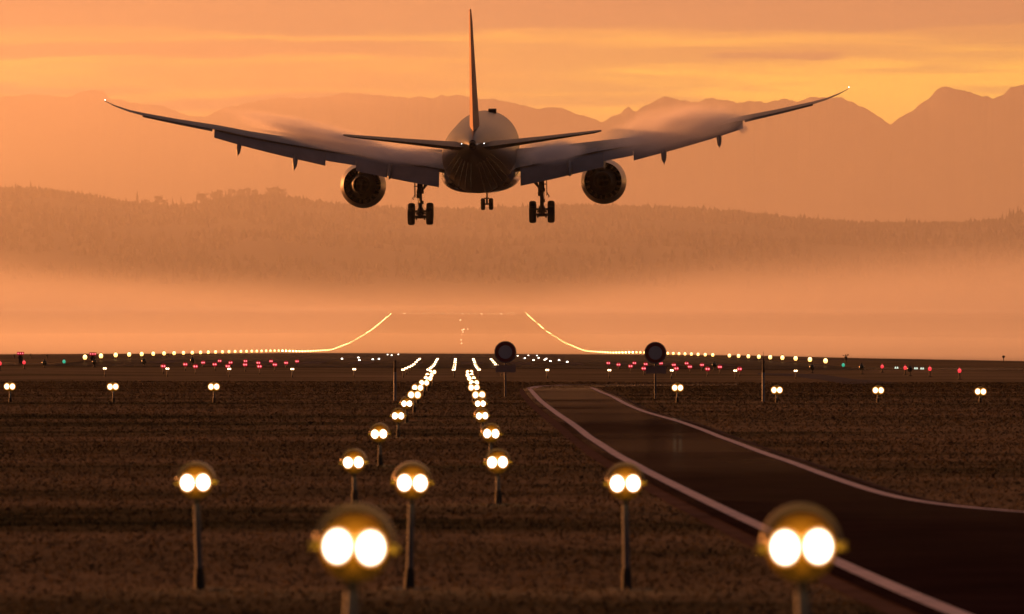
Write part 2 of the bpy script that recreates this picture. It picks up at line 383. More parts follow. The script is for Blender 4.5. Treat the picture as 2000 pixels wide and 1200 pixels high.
# ------------------------------------------------------------------ far relief
def ridge(name, prof_px, dist, depth, mt, rough, foot, nx=500, ny=26, seed=1, ext=.13, jag=0):
    """a range of hills: the crest follows its skyline at its true distance, with slopes in front and behind"""
    r = np.random.default_rng(seed)
    px = np.array([p[0] for p in prof_px], float); pz = np.array([HC + (YH - p[1]) / F * dist for p in prof_px])
    xs = np.linspace(-dist * ext, dist * ext, nx); ppx = 1000 + xs / dist * F
    crest = np.interp(ppx, px, pz)
    def fr(n, oct_, amp, dec=1.6):
        o = np.zeros(n)
        for k in range(oct_):
            m = int(6 * 2 ** k); o += np.interp(np.linspace(0, m, n), np.arange(m + 1), r.normal(0, 1, m + 1)) * amp / dec ** k
        return o
    crest = crest + fr(nx, 8, 5.2, 1.3) * jag
    V = []
    for j in range(ny):
        t = j / (ny - 1) * 2 - 1                      # -1 front foot, 0 crest, 1 back foot
        fall = (1 - abs(t)) ** (.85 if t < 0 else 1.1)
        wob = fr(nx, 6, rough) * (1 - abs(t)) * min(1, abs(t) * 3)
        for i in range(nx):
            yy = dist + t * depth
            k_ = yy / dist
            V.append((xs[i] * (k_ if t < 0 else 1), yy, foot + (crest[i] - foot) * fall + wob[i]))
    Fc = [(j*nx+i, j*nx+i+1, (j+1)*nx+i+1, (j+1)*nx+i) for j in range(ny-1) for i in range(nx-1)]
    me = bpy.data.meshes.new(name); me.from_pydata(V, [], Fc); me.shade_smooth(); me.materials.append(mt)
    o = bpy.data.objects.new(name, me); C.objects.link(o); tag(o, kind='structure')
    return np.array(V).reshape(ny, nx, 3)
M['rock'] = mat('mountain_rock', (.10, .09, .09), .9, 0, .25, .002, .1)
M['forest_floor'] = mat('forest_floor', (.025, .028, .015), .95, 0, .3, .01, .1)
MT = [(-400,190),(-100,172),(0,182),(60,176),(130,178),(150,174),(168,168),(185,163),(203,170),(215,185),(260,196),(320,204),(370,222),(400,230),(450,217),(500,207),(560,197),(600,190),(640,183),(690,178),(760,182),(860,183),(960,186),(1020,195),(1050,207),(1100,205),(1150,215),(1180,221),(1200,211),(1215,203),(1228,193),(1243,205),(1256,196),(1270,188),(1284,178),(1297,172),(1312,176),(1330,180),(1345,184),(1360,188),(1382,182),(1400,184),(1440,186),(1475,188),(1500,193),(1513,187),(1530,181),(1560,181),(1582,172),(1600,170),(1640,171),(1665,178),(1690,195),(1715,207),(1740,219),(1755,205),(1780,197),(1800,185),(1815,176),(1830,161),(1845,156),(1862,161),(1880,166),(1910,175),(1940,184),(1960,181),(1975,164),(2000,162),(2100,166),(2300,185),(2600,170)]
ridge('mountains', MT, 14000, 3000, M['rock'], 20, 10, nx=900, seed=4, jag=1)
HL = [(-400,372),(0,374),(60,372),(100,376),(150,383),(200,391),(250,399),(300,404),(350,406),(390,400),(430,391),(470,388),(540,385),(580,392),(640,402),(700,407),(780,411),(850,411),(900,414),(1000,411),(1100,405),(1200,407),(1300,409),(1400,415),(1500,425),(1600,434),(1700,440),(1800,440),(1900,438),(1960,433),(1985,421),(2000,420),(2300,408),(2600,400)]
HD = 6500.
hv = ridge('hills', HL, HD, 2400, M['forest_floor'], 3.0, 6, nx=420, ny=30, seed=9, ext=.11)

# trees: jagged conifers and loose broadleaf crowns
M['needles'] = mat('dark_needles', (.016, .020, .010), .9, 0, .4, .4, .1)
M['leaves'] = mat('autumn_leaves', (.040, .032, .014), .9, 0, .4, .4, .1)
M['bark'] = mat('bark', (.05, .035, .025), .95, 0, .3, 2, .1)
def conifer(h, rad, seed):
    r = random.Random(seed); m = MB(); lv = 15
    for k in range(lv):
        t = k / (lv - 1); z = h * (.12 + .86 * t); rr = rad * (1 - t) ** .8 * r.uniform(.65, 1.25) + .15
        for q in range(8):
            a = q / 8 * 2 * math.pi + r.uniform(-.4, .4); L_ = rr * r.uniform(.6, 1.2); dr = h * .075 * r.uniform(.7, 1.5); wd = .28 * L_ + .12
            c_, s_ = math.cos(a), math.sin(a)
            m.add([(0, 0, z + dr * .6), (L_*c_*.6 - wd*s_, L_*s_*.6 + wd*c_, z - dr*.3), (L_*c_, L_*s_, z - dr), (L_*c_*.6 + wd*s_, L_*s_*.6 - wd*c_, z - dr*.3)], [(0, 1, 2), (0, 2, 3)])
    m.tube([(0, 0, h*.9), (0, 0, h*1.02)], [.12, .03], 5)
    t_ = MB(); t_.tube([(0, 0, -1.5), (0, 0, h * .5), (0, 0, h * .9)], [.35, .2, .06], 7)
    return m, t_
def broadleaf(h, rad, seed):
    r = random.Random(seed); m = MB(); cl = [(r.uniform(-.7, .7) * rad, r.uniform(-.7, .7) * rad, h * r.uniform(.42, .95), r.uniform(.25, .5) * rad) for _ in range(11)]
    for (cx, cy, cz, cr) in cl:
        for q in range(46):
            v = Vector((r.gauss(0, 1), r.gauss(0, 1), r.gauss(0, .8))).normalized() * cr * r.uniform(.55, 1.15); p = Vector((cx, cy, cz)) + v
            s_ = r.uniform(.25, .6); a = Vector((r.gauss(0, 1), r.gauss(0, 1), r.gauss(0, 1))).normalized() * s_; b_ = v.cross(a).normalized() * s_
            m.add([p - a, p + b_, p + a, p - b_], [(0, 1, 2, 3)])
    t_ = MB(); t_.tube([(0, 0, -1.5), (.1, 0, h * .35), (0, .1, h * .7)], [.4, .28, .1], 7)
    for (cx, cy, cz, cr) in cl[:6]: t_.tube([(.1, 0, h * .33), (cx * .8, cy * .8, cz)], [.15, .04], 5)
    return m, t_
def tree_proto(kind, name, lab):
    root = empty(name, (0, 0, 0), lab, 'tree')
    c_, t_ = conifer(14, 2.6, 3) if kind == 'c' else (conifer(14, 1.9, 8) if kind == 'n' else broadleaf(11, 4.2, 5))
    c_.build('crown', M['needles'] if kind in 'cn' else M['leaves'], root, smooth=0); t_.build('trunk', M['bark'], root); remember(root); return root
def ridge_z(px): 
    return np.interp(px, [p[0] for p in HL], [HC + (YH - p[1]) / F * HD for p in HL])
protos = {}
# (pixel column, height m, kind, what sets it apart)
TR = [(268,17,'n','tall slim spire-topped conifer standing well above the ridge line at the left'),
      (246,9,'c','short conifer just left of the tall spire on the left ridge'),(232,8,'c','small pointed conifer at the foot of the left ridge dip, second left of the spire'),
      (285,8,'b','round low tree just right of the tall spire'),(310,13,'b','broad leaning tree standing between the spire and the two thin ridge trees'),
      (322,9,'b','low bushy tree at the right side of the leaning ridge tree'),(337,12,'n','thin upright tree, left one of the two thin trees on the left ridge'),
      (354,13,'n','thin upright tree, right one of the two thin trees on the left ridge'),(392,13,'b','loose broad-crowned tree alone left of the dense clump above the ridge'),
      (398,12,'b','loose tree leaning against the lone broad crown on the ridge'),(418,11,'b','first tree of the dense clump behind the aircraft left wing'),
      (428,12,'b','second tree of the dense ridge clump, bushy top'),(441,11,'c','pointed tree in the middle of the dense ridge clump'),(452,12,'b','tree at the right end of the dense ridge clump'),
      (470,11,'b','rounded tree in the gap right of the dense ridge clump'),(483,12,'b','tallest rounded tree right of the dense ridge clump'),(497,10,'b','small rounded tree below the aircraft left flap'),
      (527,11,'b','steep-sided tree at the left end of the long flat tree line'),(538,12,'b','tall tree at the start of the long flat tree line'),(552,11,'b','broad tree in the long flat tree line left of the engine'),
      (1455,9,'c','small pointed tree on the ridge right of the aircraft'),(1495,10,'c','pointed tree, tallest on the ridge right of the aircraft'),
      (1518,8,'c','small pointed tree just right of the tallest one on the right ridge'),(1598,10,'c','pointed tree on the middle of the right ridge'),(1712,8,'c','small conifer on the low saddle of the right ridge'),
      (1776,9,'c','pointed conifer on the low saddle, near its right end'),(1828,7,'c','short conifer on the right ridge before it climbs'),(1903,9,'n','slim conifer where the right ridge begins to climb'),
      (1958,11,'c','conifer on the climb of the ridge near the right edge'),(1972,13,'c','tall conifer on the ridge, nearly at the right edge'),(1988,12,'c','conifer at the right edge of the ridge view'),
      (10,8,'c','small conifer on the ridge at the left edge'),(30,11,'c','pointed conifer near the left edge of the ridge'),(60,12,'c','tallest conifer of the row at the far left of the ridge'),
      (76,9,'c','conifer just right of the tallest in the far left row'),(96,8,'c','small conifer ending the far left row of the ridge'),(132,8,'c','conifer where the left ridge starts to fall'),
      (160,9,'c','conifer halfway down the falling left ridge'),(190,9,'n','slim conifer on the falling left ridge before the spire'),(1036,9,'c','dark conifer on the ridge under the right main wheels'),(1075,8,'b','rounded tree on the ridge just right of the right main wheels')]
for px, h, k, lab in TR:
    if k not in protos: protos[k] = tree_proto(k, 'conifer_tree' if k in 'cn' else 'broadleaf_tree', lab); o = protos[k]
    else: o = copy_tree(protos[k])
    sc = h / (14 if k in 'cn' else 11); xw = (px - 1000) / F * HD
    o.scale = (sc * 1.05, sc * 1.05, sc); o.rotation_euler = (0, 0, random.uniform(0, 6)); o.location = (xw, HD, ridge_z(px) - 1.0)
    tag(o, lab, 'tree', 'single trees standing out on the ridge line')
# the wood that covers the hillside
fv = []; ff = []
nyh, nxh = hv.shape[:2]
def forest_tree(x, y, z, h, r_, rr):
    o = len(fv); n = 5
    a0 = rr.random() * 6
    fv.append((x, y, z + h))
    for k in range(n):
        a = a0 + k / n * 2 * math.pi; q = r_ * rr.uniform(.6, 1.2); fv.append((x + q * .55 * math.cos(a), y + q * .55 * math.sin(a), z + h * rr.uniform(.45, .72)))
    for k in range(n):
        a = a0 + (k + .5) / n * 2 * math.pi; q = r_ * rr.uniform(.8, 1.2); fv.append((x + q * math.cos(a), y + q * math.sin(a), z + h * .12))
    for k in range(n):
        k2 = (k + 1) % n; ff.append((o, o+1+k, o+1+k2)); ff.append((o+1+k, o+1+n+k, o+1+k2)); ff.append((o+1+k2, o+1+n+k, o+1+n+k2))
rf = random.Random(5)
for q in range(9000):
    # denser towards the crest
    j = (nyh - 1) / 2 * (1 - rf.random() ** 1.7 * .8); i = rf.random() * (nxh - 2)
    j0, i0 = int(j), int(i); p = hv[j0, i0] * (1 - (j - j0)) + hv[min(j0 + 1, nyh - 1), i0] * (j - j0)
    xo = p[0] + rf.uniform(-4, 4)
    if rf.random() < .22 and q % 3: continue
    if j0 < (nyh - 1) / 2 - 1.5 and math.sin(p[0] * .021 + j * .9) + math.sin(p[0] * .007 - j * 1.7) + math.sin(p[0] * .05) * .5 > .9: continue      # clearings
    forest_tree(xo, p[1], p[2] - 1, rf.uniform(5, 10) * (1 if rf.random() < .9 else 1.35), rf.uniform(2.2, 4.2), rf)
for i in range(0, nxh - 1):
    for q in range(2):
        t = rf.random(); p = hv[(nyh - 1) // 2, i] * (1 - t) + hv[(nyh - 1) // 2, i + 1] * t
        pp = hv[nyh // 2, i]
        forest_tree((p[0]), HD + rf.uniform(-50, 10), float(ridge_z(1000 + p[0] / HD * F)) - 2.5, rf.uniform(4, 8), rf.uniform(1.8, 3.5), rf)
me = bpy.data.meshes.new('forest'); me.from_pydata(fv, [], ff); me.materials.append(M['needles'])
fo = bpy.data.objects.new('forest', me); C.objects.link(fo); tag(fo, 'dense wood covering the long hazy ridge beyond the runway', 'forest', kind='stuff')

# ------------------------------------------------------------------ air
def volmat(name, col, dens, g=0.0):
    m = bpy.data.materials.new(name); m.use_nodes = True; t = m.node_tree
    for n in list(t.nodes): t.nodes.remove(n)
    o = t.nodes.new('ShaderNodeOutputMaterial'); v = t.nodes.new('ShaderNodeVolumePrincipled')
    v.inputs['Color'].default_value = (*col, 1); v.inputs['Density'].default_value = dens; v.inputs['Anisotropy'].default_value = g
    t.links.new(v.outputs[0], o.inputs['Volume']); return m
hz = MB(); hz.box((-4200, -70, -16), (4200, 17600, 690))
tag(hz.build('haze', volmat('haze_air', (.97, .95, .93), 2.2e-5, .5), smooth=0), 'thin pale haze filling the air over the airfield', 'haze', kind='stuff')
ms = MB(); ms.box((-1700, 1500, -14), (1700, 9400, 680))
tag(ms.build('mist', volmat('valley_mist', (.97, .94, .92), 1.45e-4, .5), smooth=0), 'thick evening mist filling the valley behind the far runway', 'mist', kind='stuff')
def soft_cloud(name, loc, scale, col, dens, g, nscale, label, cat, rot=(0, 0, 0), thr=.35, power=1.0):
    """a ball of vapour whose density fades to nothing at its rim"""
    m = bpy.data.materials.new(name + '_vapour'); m.use_nodes = True; t = m.node_tree
    for n in list(t.nodes): t.nodes.remove(n)
    o = t.nodes.new('ShaderNodeOutputMaterial'); v = t.nodes.new('ShaderNodeVolumePrincipled')
    v.inputs['Color'].default_value = (*col, 1); v.inputs['Anisotropy'].default_value = g
    tx = t.nodes.new('ShaderNodeTexCoord'); ln = t.nodes.new('ShaderNodeVectorMath'); ln.operation = 'LENGTH'; t.links.new(tx.outputs['Object'], ln.inputs[0])
    mr = t.nodes.new('ShaderNodeMapRange'); mr.interpolation_type = 'SMOOTHSTEP'; t.links.new(ln.outputs['Value'], mr.inputs[0])
    mr.inputs[1].default_value = .25; mr.inputs[2].default_value = .98; mr.inputs[3].default_value = 1; mr.inputs[4].default_value = 0
    no = t.nodes.new('ShaderNodeTexNoise'); t.links.new(tx.outputs['Object'], no.inputs['Vector']); no.inputs['Scale'].default_value = nscale; no.inputs['Detail'].default_value = 2
    m2 = t.nodes.new('ShaderNodeMapRange'); t.links.new(no.outputs[0], m2.inputs[0]); m2.inputs[1].default_value = thr; m2.inputs[2].default_value = .75; m2.inputs[3].default_value = .15; m2.inputs[4].default_value = 1
    mu = t.nodes.new('ShaderNodeMath'); mu.operation = 'MULTIPLY'; t.links.new(mr.outputs[0], mu.inputs[0]); t.links.new(m2.outputs[0], mu.inputs[1])
    m3 = t.nodes.new('ShaderNodeMath'); m3.operation = 'MULTIPLY'; t.links.new(mu.outputs[0], m3.inputs[0]); m3.inputs[1].default_value = dens
    t.links.new(m3.outputs[0], v.inputs['Density']); t.links.new(v.outputs[0], o.inputs['Volume'])
    b_ = MB(); pr = [(-math.cos(k / 12 * math.pi), math.sin(k / 12 * math.pi)) for k in range(13)]; b_.lathe(pr, 'z', n=24)
    ob = b_.build(name, m, smooth=60); ob.location = loc; ob.scale = scale; ob.rotation_euler = rot
    tag(ob, label, cat, kind='stuff'); return ob
# ground fog: a shallow sheet that follows the land past the rise and deepens towards the hills
fx = np.linspace(-900, 900, 41); fyy = np.concatenate([np.linspace(985, 1500, 40), np.linspace(1540, 2700, 40), np.linspace(2730, 3090, 16)])
T_, B_ = [], []
for y in fyy:
    for x in fx:
        g_ = float(zg(x, y)); th = 4.2 * np.clip((y - 985) / 260, 0, 1) ** .8 
        th *= np.clip((3100 - y) / 500, 0, 1) if y > 2600 else 1
        T_.append((x, y, g_ + max(.02, th))); B_.append((x, y, g_ - 1.5))
nf, mf = len(fx), len(fyy); V = T_ + B_; o_ = nf * mf
Fc = [(j*nf+i, j*nf+i+1, (j+1)*nf+i+1, (j+1)*nf+i) for j in range(mf-1) for i in range(nf-1)]
Fc += [(o_+j*nf+i, o_+(j+1)*nf+i, o_+(j+1)*nf+i+1, o_+j*nf+i+1) for j in range(mf-1) for i in range(nf-1)]
Fc += [(i+1, i, o_+i, o_+i+1) for i in range(nf-1)] + [((mf-1)*nf+i, (mf-1)*nf+i+1, o_+(mf-1)*nf+i+1, o_+(mf-1)*nf+i) for i in range(nf-1)]
Fc += [(j*nf, (j+1)*nf, o_+(j+1)*nf, o_+j*nf) for j in range(mf-1)] + [((j+1)*nf+nf-1, j*nf+nf-1, o_+j*nf+nf-1, o_+(j+1)*nf+nf-1) for j in range(mf-1)]
fm = MB(); fm.add(V, Fc)
tag(fm.build('ground_fog', volmat('ground_fog_air', (.98, .95, .92), 4.2e-3, .5), smooth=0), 'shallow bright ground fog lying over the fields past the rise and far runway', 'fog', kind='stuff')
# deeper fog over the flat land behind, thinning out with height
m = bpy.data.materials.new('deep_fog_air'); m.use_nodes = True; t = m.node_tree
for n in list(t.nodes): t.nodes.remove(n)
def tn(k, **kw):
    n = t.nodes.new(k)
    for a_, b_ in kw.items(): setattr(n, a_, b_)
    return n
def tm(op, a_, b_=None):
    n = tn('ShaderNodeMath', operation=op)
    for i_, v_ in enumerate((a_, b_)):
        if v_ is None: continue
        if isinstance(v_, (int, float)): n.inputs[i_].default_value = v_
        else: t.links.new(v_, n.inputs[i_])
    return n.outputs[0]
o = tn('ShaderNodeOutputMaterial'); v = tn('ShaderNodeVolumePrincipled'); v.inputs['Color'].default_value = (.98, .95, .92, 1); v.inputs['Anisotropy'].default_value = .5
tx = tn('ShaderNodeTexCoord'); se = tn('ShaderNodeSeparateXYZ'); t.links.new(tx.outputs['Object'], se.inputs[0])
no = tn('ShaderNodeTexNoise'); t.links.new(tx.outputs['Object'], no.inputs['Vector']); no.inputs['Scale'].default_value = .0045; no.inputs['Detail'].default_value = 3
top = tm('MAXIMUM', tm('ADD', tm('ADD', 11.0, tm('MULTIPLY', tm('SUBTRACT', no.outputs[0], .5), 34.0)), tm('ADD', tm('MULTIPLY', tm('MAXIMUM', tm('SUBTRACT', se.outputs[0], 10.0), 0.0), .060), tm('MULTIPLY', tm('MAXIMUM', tm('SUBTRACT', -90.0, se.outputs[0]), 0.0), .05))), 5.0)
q = tn('ShaderNodeMapRange', interpolation_type='SMOOTHSTEP'); t.links.new(tm('DIVIDE', tm('SUBTRACT', se.outputs[2], 10.0), top), q.inputs[0]); q.inputs[1].default_value = -.3; q.inputs[2].default_value = 2.0; q.inputs[3].default_value = 1; q.inputs[4].default_value = 0
t.links.new(tm('MULTIPLY', q.outputs[0], 1.9e-3), v.inputs['Density']); t.links.new(v.outputs[0], o.inputs['Volume'])
fb = MB(); fb.box((-700, 2420, 4), (700, 4700, 135))
tag(fb.build('fog_bank', m, smooth=0), 'bright fog bank behind the far runway, rising higher to the right', 'fog', kind='stuff')
soft_cloud('cloud', (-950, 12200, 470), (1150, 1500, 240), (1, .99, .97), 6.5e-4, .5, 2.2, 'thin veil of cloud drawn across the faint mountains on the left', 'cloud', thr=.30)
soft_cloud('cloud', (-330, 12300, 540), (520, 1200, 95), (1, .99, .97), 7e-4, .5, 3.0, 'low cloud lying on the flat crest of the middle mountains', 'cloud', thr=.30)
# ------------------------------------------------------------------ aircraft
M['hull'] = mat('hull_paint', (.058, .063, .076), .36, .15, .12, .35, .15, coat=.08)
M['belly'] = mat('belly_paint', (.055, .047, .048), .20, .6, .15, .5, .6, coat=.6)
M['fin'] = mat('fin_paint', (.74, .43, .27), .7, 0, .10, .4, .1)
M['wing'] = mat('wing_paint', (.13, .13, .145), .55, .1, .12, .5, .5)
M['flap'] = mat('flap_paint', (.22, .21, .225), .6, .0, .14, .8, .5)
M['dark'] = mat('dark_metal', (.02, .017, .016), .5, .3, .3, 3)
M['black'] = mat('duct_black', (.010, .008, .008), .6, .2, .3, 3)
M['steel'] = mat('gear_steel', (.10, .09, .085), .4, .6, .25, 4)
M['chrome'] = mat('polished_cowl', (.22, .19, .17), .34, .8, .12, 1.2)
M['teeth'] = mat('exhaust_liner', (.42, .30, .22), .35, .8, .2, 3)
M['tyre'] = mat('tyre_rubber', (.015, .013, .013), .8, 0, .3, 5)
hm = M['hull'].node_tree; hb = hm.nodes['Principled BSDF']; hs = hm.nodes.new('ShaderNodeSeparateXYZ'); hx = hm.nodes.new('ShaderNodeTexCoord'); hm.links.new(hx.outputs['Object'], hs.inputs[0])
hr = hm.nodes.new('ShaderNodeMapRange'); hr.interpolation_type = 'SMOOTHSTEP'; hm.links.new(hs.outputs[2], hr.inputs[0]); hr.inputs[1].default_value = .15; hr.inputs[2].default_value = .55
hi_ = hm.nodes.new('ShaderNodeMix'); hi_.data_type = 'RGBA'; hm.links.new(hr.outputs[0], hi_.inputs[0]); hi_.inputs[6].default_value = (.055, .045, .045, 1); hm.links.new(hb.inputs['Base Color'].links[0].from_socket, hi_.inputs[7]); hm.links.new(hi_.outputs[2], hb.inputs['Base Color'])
plane = empty('airliner', (-2.52, 480, 16.72), 'large twin-engine passenger jet seen from behind, wheels and flaps down, landing over the runway lights', 'airliner')
plane.rotation_euler = (R(3.5), R(-.95), R(-.85))
# fuselage: (y, half width, top z, bottom z)
FU = [(31.6,.15,-.75,-1.05),(31.0,.75,-.2,-1.6),(29.8,1.45,.55,-2.15),(28,2.15,1.55,-2.6),(25.5,2.65,2.45,-2.85),(22,2.86,2.9,-2.97),(15,2.89,2.98,-2.98),(5,2.89,2.98,-2.98),(-6,2.89,2.98,-2.98),(-11,2.86,2.98,-2.90),(-15,2.68,2.96,-2.45),(-19,2.30,2.90,-1.70),(-23,1.75,2.76,-.75),(-26,1.28,2.60,-.05),(-28.5,.88,2.42,.50),(-30.5,.52,2.16,.90),(-31.6,.30,1.90,1.12)]
fy = [a[0] for a in FU][::-1]
def fus(y): return [float(np.interp(y, fy, [a[i] for a in FU][::-1])) for i in (1, 2, 3)]
m = MB(); rgs = []
for (y, hw, zt, zb) in FU:
    rgs.append([(hw * math.cos(t), y, (zt + zb) / 2 + (zt - zb) / 2 * math.sin(t)) for t in [2 * math.pi * k / 48 for k in range(48)]])
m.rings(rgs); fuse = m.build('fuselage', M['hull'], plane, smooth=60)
m = MB(); m.lathe([(-31.5, .30), (-32.1, .24), (-32.15, .17), (-31.8, .15)], 'y', (0, 0, 1.51), 20); m.build('exhaust_outlet', M['dark'], fuse)
# belly fairing with long stiffening strakes
m = MB(); rgs = []
for i in range(25):
    t = i / 24; y = 12 - t * 22.5; q = math.sin(math.pi * min(1, max(0, t))) ** .55
    hw = 2.2 + 1.02 * q; zb = -2.75 - .42 * q; zt = -.3
    rgs.append([(hw * math.copysign(abs(math.cos(a)) ** .75, math.cos(a)), y, (zt + zb) / 2 + (zt - zb) / 2 * math.copysign(abs(math.sin(a)) ** .85, math.sin(a))) for a in [2 * math.pi * k / 40 for k in range(40)]])
m.rings(rgs); m.build('belly_fairing', M['belly'], plane, smooth=60)
m = MB()
for k in range(-6, 7):                    # lower rear body panels, slightly proud stringer seams
    if k == 0: continue
    pts = []
    for y in np.linspace(-8, -26, 10):
        hw, zt, zb = fus(y); a = -math.pi / 2 + k * .19; zc = (zt + zb) / 2; rz = (zt - zb) / 2
        pts.append((hw * math.cos(a) * 1.004, y, zc + rz * math.sin(a) * 1.004))
    m.tube(pts, .030, 6)
m.build('panel_seam', M['belly'], fuse)
m = MB(); m.box((.40, 14.3, 2.80), (1.05, 16.6, 3.17)); m.build('antenna_dome', M['dark'], plane)
for x_ in (-.75, 1.15):
    m = MB(); m.box((x_ - .28, 18, -3.42), (x_ + .28, 18.08, -2.95)); m.build('gear_door', M['dark'], plane)
def airfoil(n=14, camber=.02):
    xs_ = [(1 - math.cos(math.pi * k / n)) / 2 for k in range(n + 1)]
    yt = lambda x: 5 * (.2969 * math.sqrt(x) - .126 * x - .3516 * x * x + .2843 * x ** 3 - .1036 * x ** 4)
    up = [(x, yt(x) + camber * 4 * x * (1 - x)) for x in xs_]; lo = [(x, -yt(x) + camber * 4 * x * (1 - x)) for x in xs_[1:-1]]
    return up[::-1] + lo          # trailing edge -> leading edge over the top, back below
def lifting(stations, sgn, camber=.02, n=14, vertical=False):
    """stations: (span, y leading, y trailing, z at trailing edge, thickness ratio, incidence deg)"""
    m = MB(); rg = []
    for (s, yl, yt_, z, th, inc) in stations:
        c = yl - yt_; r_ = []
        for (x, h) in airfoil(n, camber):
            yy = yl - x * c; dz_ = (1 - x) * c * math.sin(R(inc)) + h * th * c
            r_.append((h * th * c * 1.0, yy, s) if vertical else (sgn * s, yy, z + dz_))
        rg.append(r_)
    m.rings(rg); return m
Wst = [(2.0, 9.6, -5.6, -1.35, .13, 1.5), (3.0, 9.0, -5.2, -1.10, .13, 1.5), (6, 6.9, -4.7, -.62, .12, 1.6), (9.8, 4.2, -4.3, .12, .105, 1.6), (12, 2.7, -4.9, .44, .10, 1.5), (16, -.1, -6.2, 1.24, .095, 1.4), (18.5, -1.9, -7.0, 1.80, .09, 1.3), (21, -3.6, -7.9, 2.45, .09, 1.0), (24, -5.7, -9.0, 3.10, .085, .8), (26.6, -7.6, -10.3, 3.72, .08, .6), (27.6, -9.2, -11.2, 4.05, .08, .5), (28.6, -10.9, -12.1, 4.5, .08, .3), (29.25, -12.2, -12.75, 4.9, .08, 0)]
def wst(s, i): return float(np.interp(s, [w_[0] for w_ in Wst], [w_[i] for w_ in Wst]))
def panel(sgn, s0, s1, ch0, ch1, defl, gap=.05, fwd=.30, th=.13, n=8, drop=0):
    """a hinged surface behind and below the trailing edge"""
    m = MB(); rg = []
    for k in range(n + 1):
        t = k / n; s = s0 + (s1 - s0) * t; ch = ch0 + (ch1 - ch0) * t; yt_, z = wst(s, 2), wst(s, 3)
        a = R(defl); r_ = []
        for (x, h) in airfoil(10, .02):
            px_, pz_ = x * ch, h * th * ch
            r_.append((sgn * s, yt_ + fwd - px_ * math.cos(a) + pz_ * math.sin(a) * -1, z - gap - drop - px_ * math.sin(a) + pz_ * math.cos(a)))
        rg.append(r_)
    m.rings(rg); return m
def fairing(sgn, s, ln, wdt, drp):
    m = MB(); rg = []; yt_, z = wst(s, 2), wst(s, 3)
    for k in range(9):
        t = k / 8; y = yt_ + 2.2 - t * ln; zc = z - .22 - drp * t ** 1.3; r_ = wdt * (math.sin(math.pi * min(.98, .12 + t * .8)) ** .8) * (1 if t < .75 else (1 - t) / .25 + .04)
        rg.append([(sgn * s + r_ * .8 * math.cos(a), y, zc + r_ * 1.5 * math.sin(a)) for a in [2 * math.pi * q / 12 for q in range(12)]])
    m.rings(rg); return m
lampm = emis('nav_light_glow', (1, .95, .9), (1, .8, .7), .05, .4, 6, 3)
redm = emis('nav_light_red', (1, .25, .15), (1, .1, .05), .05, .4, 5, 3)
